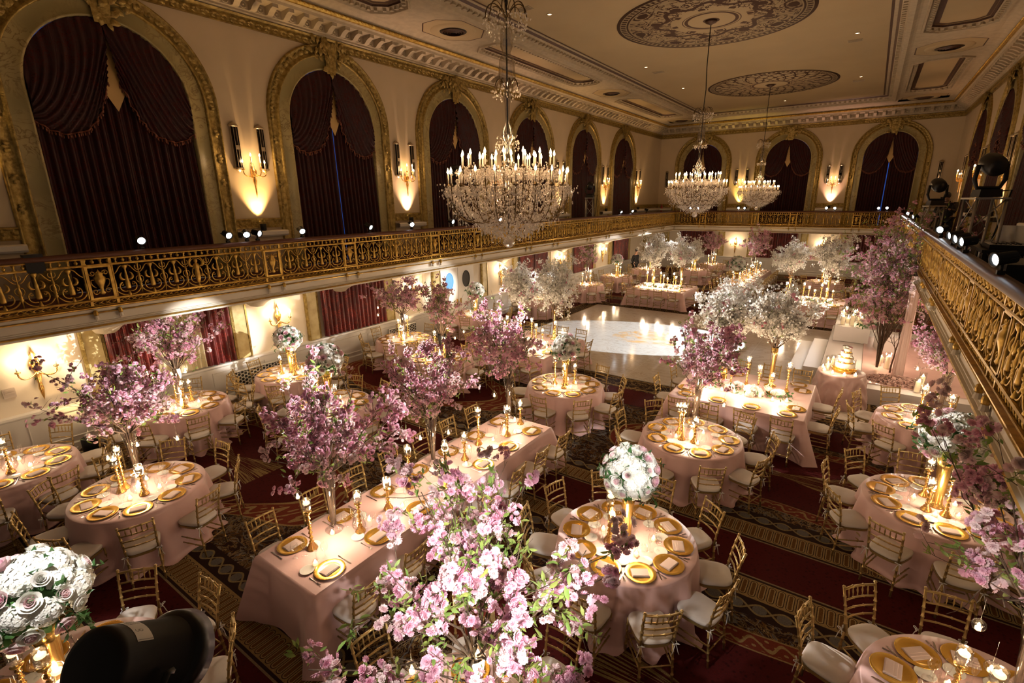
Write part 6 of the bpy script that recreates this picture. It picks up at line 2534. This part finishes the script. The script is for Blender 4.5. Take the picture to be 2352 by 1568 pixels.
# floor uplight by the left wall
UPL.put((-11.95, 2.55, 0), 0, 'black floor uplight standing on the carpet by the nearest wall sconce', 'wall uplights', 1.9)
lamp('uplight_beam', 'SPOT', (-11.95, 2.55, .36), 40, (1, .66, .3), .05, (-12.35, 2.5, 1.6), 1.3, .8)
lamp('uplight_beam', 'SPOT', (-11.9, 11.3, .36), 50, (1, .7, .4), .05, (-12.35, 11.4, 1.6), 1.3, .8)
UPL.put((-11.95, 11.3, 0), 0, 'floor uplight glowing against the wall left of the doors', 'wall uplights', 1.9)
UPL.put((-11.95, 6.05, 0), 0, 'floor uplight glowing behind the flower-ball table by the sconce', 'wall uplights', 1.9)
lamp('uplight_beam', 'SPOT', (-11.95, 6.05, .36), 30, (1, .7, .4), .05, (-12.35, 6.1, 1.6), 1.3, .8)


# ------------------------------------------------------------------ trusses, moving heads, cameraman, desk on the right balcony
def truss(x, y, h, w, label, head=True, rz=0.3):
    root = link('truss_tower', None, loc=(x, y, ZBAL + .012), rot=(0, 0, rz))
    tag(root, label, 'truss', 'aluminium truss towers')
    for sx_ in (-1, 1):
        for sy_ in (-1, 1):
            g = G(); g.tube([(sx_ * w / 2, sy_ * w / 2, 0), (sx_ * w / 2, sy_ * w / 2, h)], .025, 8)
            link('upright', g.mesh('truss_upright', 'aluminium'), root)
    g = G()
    m = max(2, int(h / w))
    for i in range(m):
        z0, z1 = h * i / m, h * (i + 1) / m
        for f in range(4):
            c0, c1 = [(-1, -1), (1, -1), (1, 1), (-1, 1)][f], [(1, -1), (1, 1), (-1, 1), (-1, -1)][f]
            if i % 2:
                c0, c1 = c1, c0
            g.tube([(c0[0] * w / 2, c0[1] * w / 2, z0), (c1[0] * w / 2, c1[1] * w / 2, z1)], .010, 5)
    link('bracing', g.mesh('truss_bracing', 'aluminium'), root)
    for z in (.01, h):
        g = G(); g.box((0, 0, z), (w + .08, w + .08, .03)); link('end_plate', g.mesh('truss_plate', 'aluminium'), root)
    if head:
        r = link('moving_head', None, loc=(x, y, ZBAL + .03 + h), rot=(0, 0, rz))
        tag(r, 'black moving head lamp on the ' + label, 'stage lamp', 'moving head lamps')
        g = G(); g.box((0, 0, .07), (.34, .3, .13), taper=.9); link('base', g.mesh('head_base', 'black'), r)
        g = G()
        g.tube([(-.2, 0, .55), (-.22, 0, .3), (-.16, 0, .16), (.16, 0, .16), (.22, 0, .3), (.2, 0, .55)], .035, 6); link('yoke', g.mesh('head_yoke', 'black'), r)
        g = G(); g.lathe([(.10, -.22), (.15, -.18), (.17, -.05), (.165, .12), (.14, .2), (.11, .22), (0, .21)], 16); g.xf(Matrix.Translation((0, 0, .55)) @ Matrix.Rotation(-1.2, 4, 'X')); link('lamp_head', g.mesh('head_body', 'black_gloss'), r)
        g = G(); g.tube([(.15, 0, .1), (.35, 0, .12), (.32, .05, -.3), (.26, .1, -.9)], .014, 5); link('cable', g.mesh('head_cable', 'black'), r)


truss(1.62, 12.3, 1.58, .42, 'truss tower nearest on the right balcony')
truss(1.45, 18.9, 1.35, .34, 'farther truss tower on the right balcony')
truss(-11.3, 12.95, 2.0, .34, 'left balcony truss tower behind the near chandelier', True)
truss(-11.3, 22.85, 1.7, .34, 'truss tower before the fourth left window', True)

t = link('camera_tripod', None, loc=(1.78, 21.4, ZBAL + .012))
tag(t, 'black video camera on a tripod on the right balcony', 'tripod')
for i in range(3):
    a = .5 + i * 2.094
    g = G(); g.tube([(.03 * math.cos(a), .03 * math.sin(a), 1.1), (.4 * math.cos(a), .4 * math.sin(a), 0)], [.024, .018], 7); link('leg', g.mesh('tripod_leg', 'black'), t)
g = G(); g.tube([(0, 0, .7), (0, 0, 1.3)], .03, 8); g.box((0, 0, 1.32), (.12, .14, .06)); link('head', g.mesh('tripod_head', 'black'), t)
g = G(); g.box((0, -.02, 1.45), (.14, .34, .18)); g.box((0, .05, 1.57), (.05, .2, .05)); link('camera_body', g.mesh('video_camera', 'black_gloss'), t)
g = G(); g.lathe([(.05, 0), (.055, .12), (.065, .2), (.06, .2)], 12); g.xf(Matrix.Translation((0, -.18, 1.45)) @ Matrix.Rotation(PI / 2, 4, 'X')); link('lens', g.mesh('video_lens', 'black'), t)
g = G(); g.tube([(0, .1, 1.3), (.08, .4, 1.2)], .012, 6); link('pan_handle', g.mesh('pan_handle', 'black'), t)


# ---- people: one skinned body each, clothing as shells grown from the same skeleton
def skin_mesh(name, pts, edges, radii, m, sub=2, root=0):
    me = bpy.data.meshes.new(name)
    me.from_pydata([Vector(p) for p in pts], edges, [])
    o = bpy.data.objects.new(name, me)
    COL.objects.link(o)
    mod = o.modifiers.new('skin', 'SKIN')
    for i, r in enumerate(radii):
        v = me.skin_vertices[0].data[i]
        v.radius = (r, r) if np.isscalar(r) else r
        v.use_root = (i == root)
    mod.use_smooth_shade = True
    s = o.modifiers.new('sub', 'SUBSURF'); s.levels = sub; s.render_levels = sub
    dg = bpy.context.evaluated_depsgraph_get()
    new = bpy.data.meshes.new_from_object(o.evaluated_get(dg))
    new.name = name
    bpy.data.objects.remove(o)
    new.materials.clear()
    new.materials.append(MATS[m])
    return new


def person(loc, rz, label, lean, arm_l, arm_r, head_dn=.3, top='fabric_black', legs_m='fabric_black', h=1.0):
    """lean: forward bend of the torso (radians); arm_*: (elbow, wrist) in body space, facing +Y"""
    root = link('person', None, loc=loc, rot=(0, 0, rz), scale=h)
    tag(root, label, 'person')
    hip = np.array((0, 0, .95))

    def up(d): return hip + np.array((0, math.sin(lean) * d, math.cos(lean) * d))
    sp1, sp2, nk = up(.2), up(.42), up(.56)
    hd = nk + np.array((0, math.sin(lean + head_dn) * .16, math.cos(lean + head_dn) * .16))
    shl, shr = sp2 + np.array((-.19, .01, .03)), sp2 + np.array((.19, .01, .03))
    pts = [hip, sp1, sp2, nk, hd, hd + (hd - nk) * .45, shl, arm_l[0], arm_l[1], shr, arm_r[0], arm_r[1],
           (-.10, 0, .90), (-.13, .03, .50), (-.14, -.02, .09), (-.15, .14, .03), (.10, 0, .90), (.13, .05, .50), (.15, .0, .09), (.16, .16, .03)]
    ed = [(0, 1), (1, 2), (2, 3), (3, 4), (4, 5), (2, 6), (6, 7), (7, 8), (2, 9), (9, 10), (10, 11), (0, 12), (12, 13), (13, 14), (14, 15), (0, 16), (16, 17), (17, 18), (18, 19)]
    rad = [(.16, .11), (.145, .10), (.165, .105), .055, (.075, .09), (.07, .08), .062, .042, .028, .062, .042, .028, .085, .055, .04, .035, .085, .055, .04, .035]
    link('body', skin_mesh('person_body', pts, ed, rad, 'skin'), root)
    ed2 = [(0, 1), (1, 2), (2, 3), (2, 4), (4, 5), (5, 6), (2, 7), (7, 8), (8, 9)]
    P2 = [hip - np.array((0, 0, .06)), sp1, sp2, sp2 + (nk - sp2) * .6, shl, arm_l[0], np.array(arm_l[0]) + (np.array(arm_l[1]) - arm_l[0]) * .85, shr, arm_r[0], np.array(arm_r[0]) + (np.array(arm_r[1]) - arm_r[0]) * .85]
    link('jacket', skin_mesh('person_jacket', P2, ed2, [(.185, .135), (.165, .12), (.185, .125), .075, .08, .058, .046, .08, .058, .046], top), root)
    P3 = [hip, (-.10, 0, .88), (-.13, .03, .50), (-.14, -.02, .06), (.10, 0, .88), (.13, .05, .50), (.15, 0, .06)]
    link('trousers', skin_mesh('person_trousers', P3, [(0, 1), (1, 2), (2, 3), (0, 4), (4, 5), (5, 6)], [(.17, .13), .105, .075, .06, .105, .075, .06], legs_m), root)
    for s in (-1, 1):
        g = G(); g.lathe([(0, -.0), (.05, .0), (.055, .03), (.04, .07), (0, .09)], 10, (s * .145, .05, 0), sy=2.2)
        link('shoe', g.mesh('shoe', 'black_gloss'), root)
    g = G(); V = hd + (hd - nk) * .25
    g.ball(V + np.array((0, -.022, .03)), .098, 12, 9, 1.08)
    link('hair', g.mesh('hair', 'hair'), root)
    fdir = np.array((0, math.cos(lean + head_dn), -math.sin(lean + head_dn)))
    ax = (hd - nk) / np.linalg.norm(hd - nk)
    g = G()
    c = V + fdir * .085 - ax * .02
    g.tube([c + ax * .03, c - ax * .005 + fdir * .022, c - ax * .015], [.010, .015, .010], 6)
    link('nose', g.mesh('nose', 'skin'), root)
    for w, sd in ((arm_l, -1), (arm_r, 1)):
        e_, w_ = np.array(w[0]), np.array(w[1])
        d = (w_ - e_) / np.linalg.norm(w_ - e_)
        sdv = np.cross(d, (0, 0, 1.0)); sdv /= np.linalg.norm(sdv) + 1e-9
        nv = np.cross(sdv, d)
        P, E, Rr = [w_ - d * .02, w_ + d * .05], [(0, 1)], [(.026, .02), (.036, .018)]
        for k_, (o_, L_) in enumerate(((-.028, .068), (-.010, .078), (.010, .072), (.026, .055))):
            b = len(P)
            P += [w_ + d * .085 + sdv * o_, w_ + d * (.085 + L_ * .55) + sdv * o_ * 1.1 - nv * .012, w_ + d * (.085 + L_ * .85) + sdv * o_ * 1.1 - nv * .04]
            E += [(1, b), (b, b + 1), (b + 1, b + 2)]; Rr += [.0105, .009, .0075]
        b = len(P)
        P += [w_ + d * .03 - sdv * .04 * sd, w_ + d * .075 - sdv * .055 * sd - nv * .02]
        E += [(0, b), (b, b + 1)]; Rr += [.012, .009]
        link('hand', skin_mesh('hand', P, E, Rr, 'skin', 1), root)


person((2.06, 21.95, ZBAL + .012), 2.75, 'person in black bending to the video camera on the right balcony', .42,
       ((-.26, .30, 1.14), (-.16, .52, 1.22)), ((.25, .32, 1.12), (.10, .52, 1.16)))
person((-11.35, 29.3, 0), -1.9, 'person in a black suit standing among the far left tables', .12,
       ((-.26, .0, 1.12), (-.22, .14, .90)), ((.26, .0, 1.12), (.22, .14, .90)), .25)

# control desk, monitor and cases on the right balcony
d = link('control_desk', None, loc=(2.1, 12.6, ZBAL + .012))
tag(d, 'dark control desk cluttered with lighting gear on the right balcony', 'desk')
g = G(); g.box((0, 0, .74), (1.0, 2.6, .05)); link('top', g.mesh('desk_top', 'black'), d)
for sx_ in (-.45, .45):
    for sy_ in (-1.2, 1.2):
        g = G(); g.box((sx_, sy_, .36), (.05, .05, .72)); link('leg', g.mesh('desk_leg', 'black'), d)
g = G(); g.box((-.15, -.8, .80), (.5, .7, .08)); 
for i in range(6):
    g.box((-.3 + .06 * i, -.8, .85), (.02, .4, .02))
tag(link('lighting_console', g.mesh('lighting_console', 'black_gloss'), loc=(2.1, 12.6, ZBAL + .016)), 'flat black lighting console on the control desk', 'console')
mo = link('monitor', None, loc=(2.15, 12.4, ZBAL + .778), rot=(0, 0, 2.6))
tag(mo, 'small screen with a pale frame standing on the control desk', 'monitor')
g = G(); g.box((0, 0, .20), (.42, .03, .30)); link('frame', g.mesh('monitor_frame', 'aluminium'), mo)
g = G(); g.box((0, -.018, .20), (.36, .006, .24)); link('screen', g.mesh('monitor_screen', 'black_gloss'), mo)
g = G(); g.tube([(0, .0, .06), (0, .04, .01)], .03, 6); g.box((0, .03, .006), (.2, .14, .012)); link('stand', g.mesh('monitor_stand', 'black'), mo)
for i, (x, y, sx_, sy_, sz) in enumerate(((1.9, 9.6, .7, 1.0, .7), (2.3, 15.2, .6, .9, .6), (2.3, 7.6, .8, 1.1, .8))):
    r = link('flight_case', None, loc=(x, y, ZBAL + .012)); tag(r, ['black flight case near the four rail spotlights', 'black flight case beyond the control desk', 'large black flight case at the near end of the right balcony'][i], 'case', 'flight cases')
    g = G(); g.box((0, 0, sz / 2 + .06), (sx_, sy_, sz)); link('body', g.mesh('case_body', 'black'), r)
    g = G()
    for a in (-1, 1):
        for b_ in (-1, 1):
            g.box((a * sx_ / 2, b_ * sy_ / 2, sz / 2 + .06), (.03, .03, sz))
            g.lathe([(.03, 0), (.03, .05)], 8, (a * sx_ * .4, b_ * sy_ * .4, 0.005))
    link('corners', g.mesh('case_corners', 'aluminium'), r)

# ------------------------------------------------------------------ the black spotlight on the near gallery rail
fx = link('par_can_lamp', None, loc=(-1.10, .22, 3.80), scale=.72)
tag(fx, 'big black cylindrical spotlight close to the camera with a pale label', 'spotlight')
ax = Vector((-.25, .74, -.62)).normalized()          # from rear cap to front rim
q = ax.to_track_quat('Z', 'Y')
fx.rotation_euler = q.to_euler()
g = G(); g.lathe([(.0, -.15), (.075, -.148), (.098, -.135), (.10, -.12), (.10, .08), (.105, .085), (.105, .10)], 40); link('can', g.mesh('lamp_can', 'black'), fx)
g = G(); g.lathe([(.102, .085), (.115, .095), (.12, .105), (.12, .15), (.114, .15), (.112, .11), (.10, .10)], 40, cap=False); link('rim', g.mesh('lamp_rim', 'black_gloss'), fx)
g = G(); g.tube([(-.125, 0, .0), (-.13, 0, -.02), (-.12, -.16, -.02), (.12, -.16, -.02), (.13, 0, -.02), (.125, 0, 0)], .010, 6); link('yoke', g.mesh('lamp_yoke', 'black'), fx)
# label wrapped on the can: pale sheet, rows of print and a CE mark
up_l = q.inverted() @ Vector((0, 0, 1))
a0 = math.atan2(up_l.y, up_l.x) + .15


def onr(a, z, r=.1008): return (r * math.cos(a), r * math.sin(a), z)


g = G()
V = np.array([[onr(a0 + t, z) for z in (-.095, -.045)] for t in np.linspace(-.75, .62, 16)])
g.grid(V, 16, 2)
st = link('label', g.mesh('lamp_label', 'sticker'), fx, None)
st['label'] = 'pale printed label'
g = G(); g.smooth = False
rng = np.random.default_rng(2)


def ink(t0, t1, z0, z1):
    g.add([onr(a0 + t0, z0, .1012), onr(a0 + t1, z0, .1012), onr(a0 + t1, z1, .1012), onr(a0 + t0, z1, .1012)], [(0, 1, 2, 3)])


for i in range(9):
    z = -.090
    t = -.66 + .075 * i
    while z < -.052:
        w = rng.uniform(.002, .006)
        ink(t, t + .025, z, min(z + w, -.05)); z += w + .0012
for e0, e1, f0, f1 in ((-.7, .58, -.0935, -.093), (-.7, .58, -.0472, -.0467), (-.7, -.69, -.0935, -.047), (.57, .58, -.0935, -.047)):
    ink(e0, e1, f0, f1)
for zc, bar in ((-.082, False), (-.070, True)):       # C and E as arcs
    for k_ in range(9):
        b = .7 + k_ * (2 * PI - 1.4) / 9
        p = lambda bb, rr: (onr(a0 + .26 - rr * math.cos(bb + PI / 2) * 10 * 1.0, zc + rr * math.sin(bb + PI / 2) * 1.0, .1013))
        g.add([p(b - PI / 2, .0042), p(b + .55 - PI / 2, .0042), p(b + .55 - PI / 2, .0056), p(b - PI / 2, .0056)], [(0, 1, 2, 3)])
    if bar:
        ink(.215, .255, zc - .0007, zc + .0007)
link('print', g.mesh('label_print', 'black'), st)
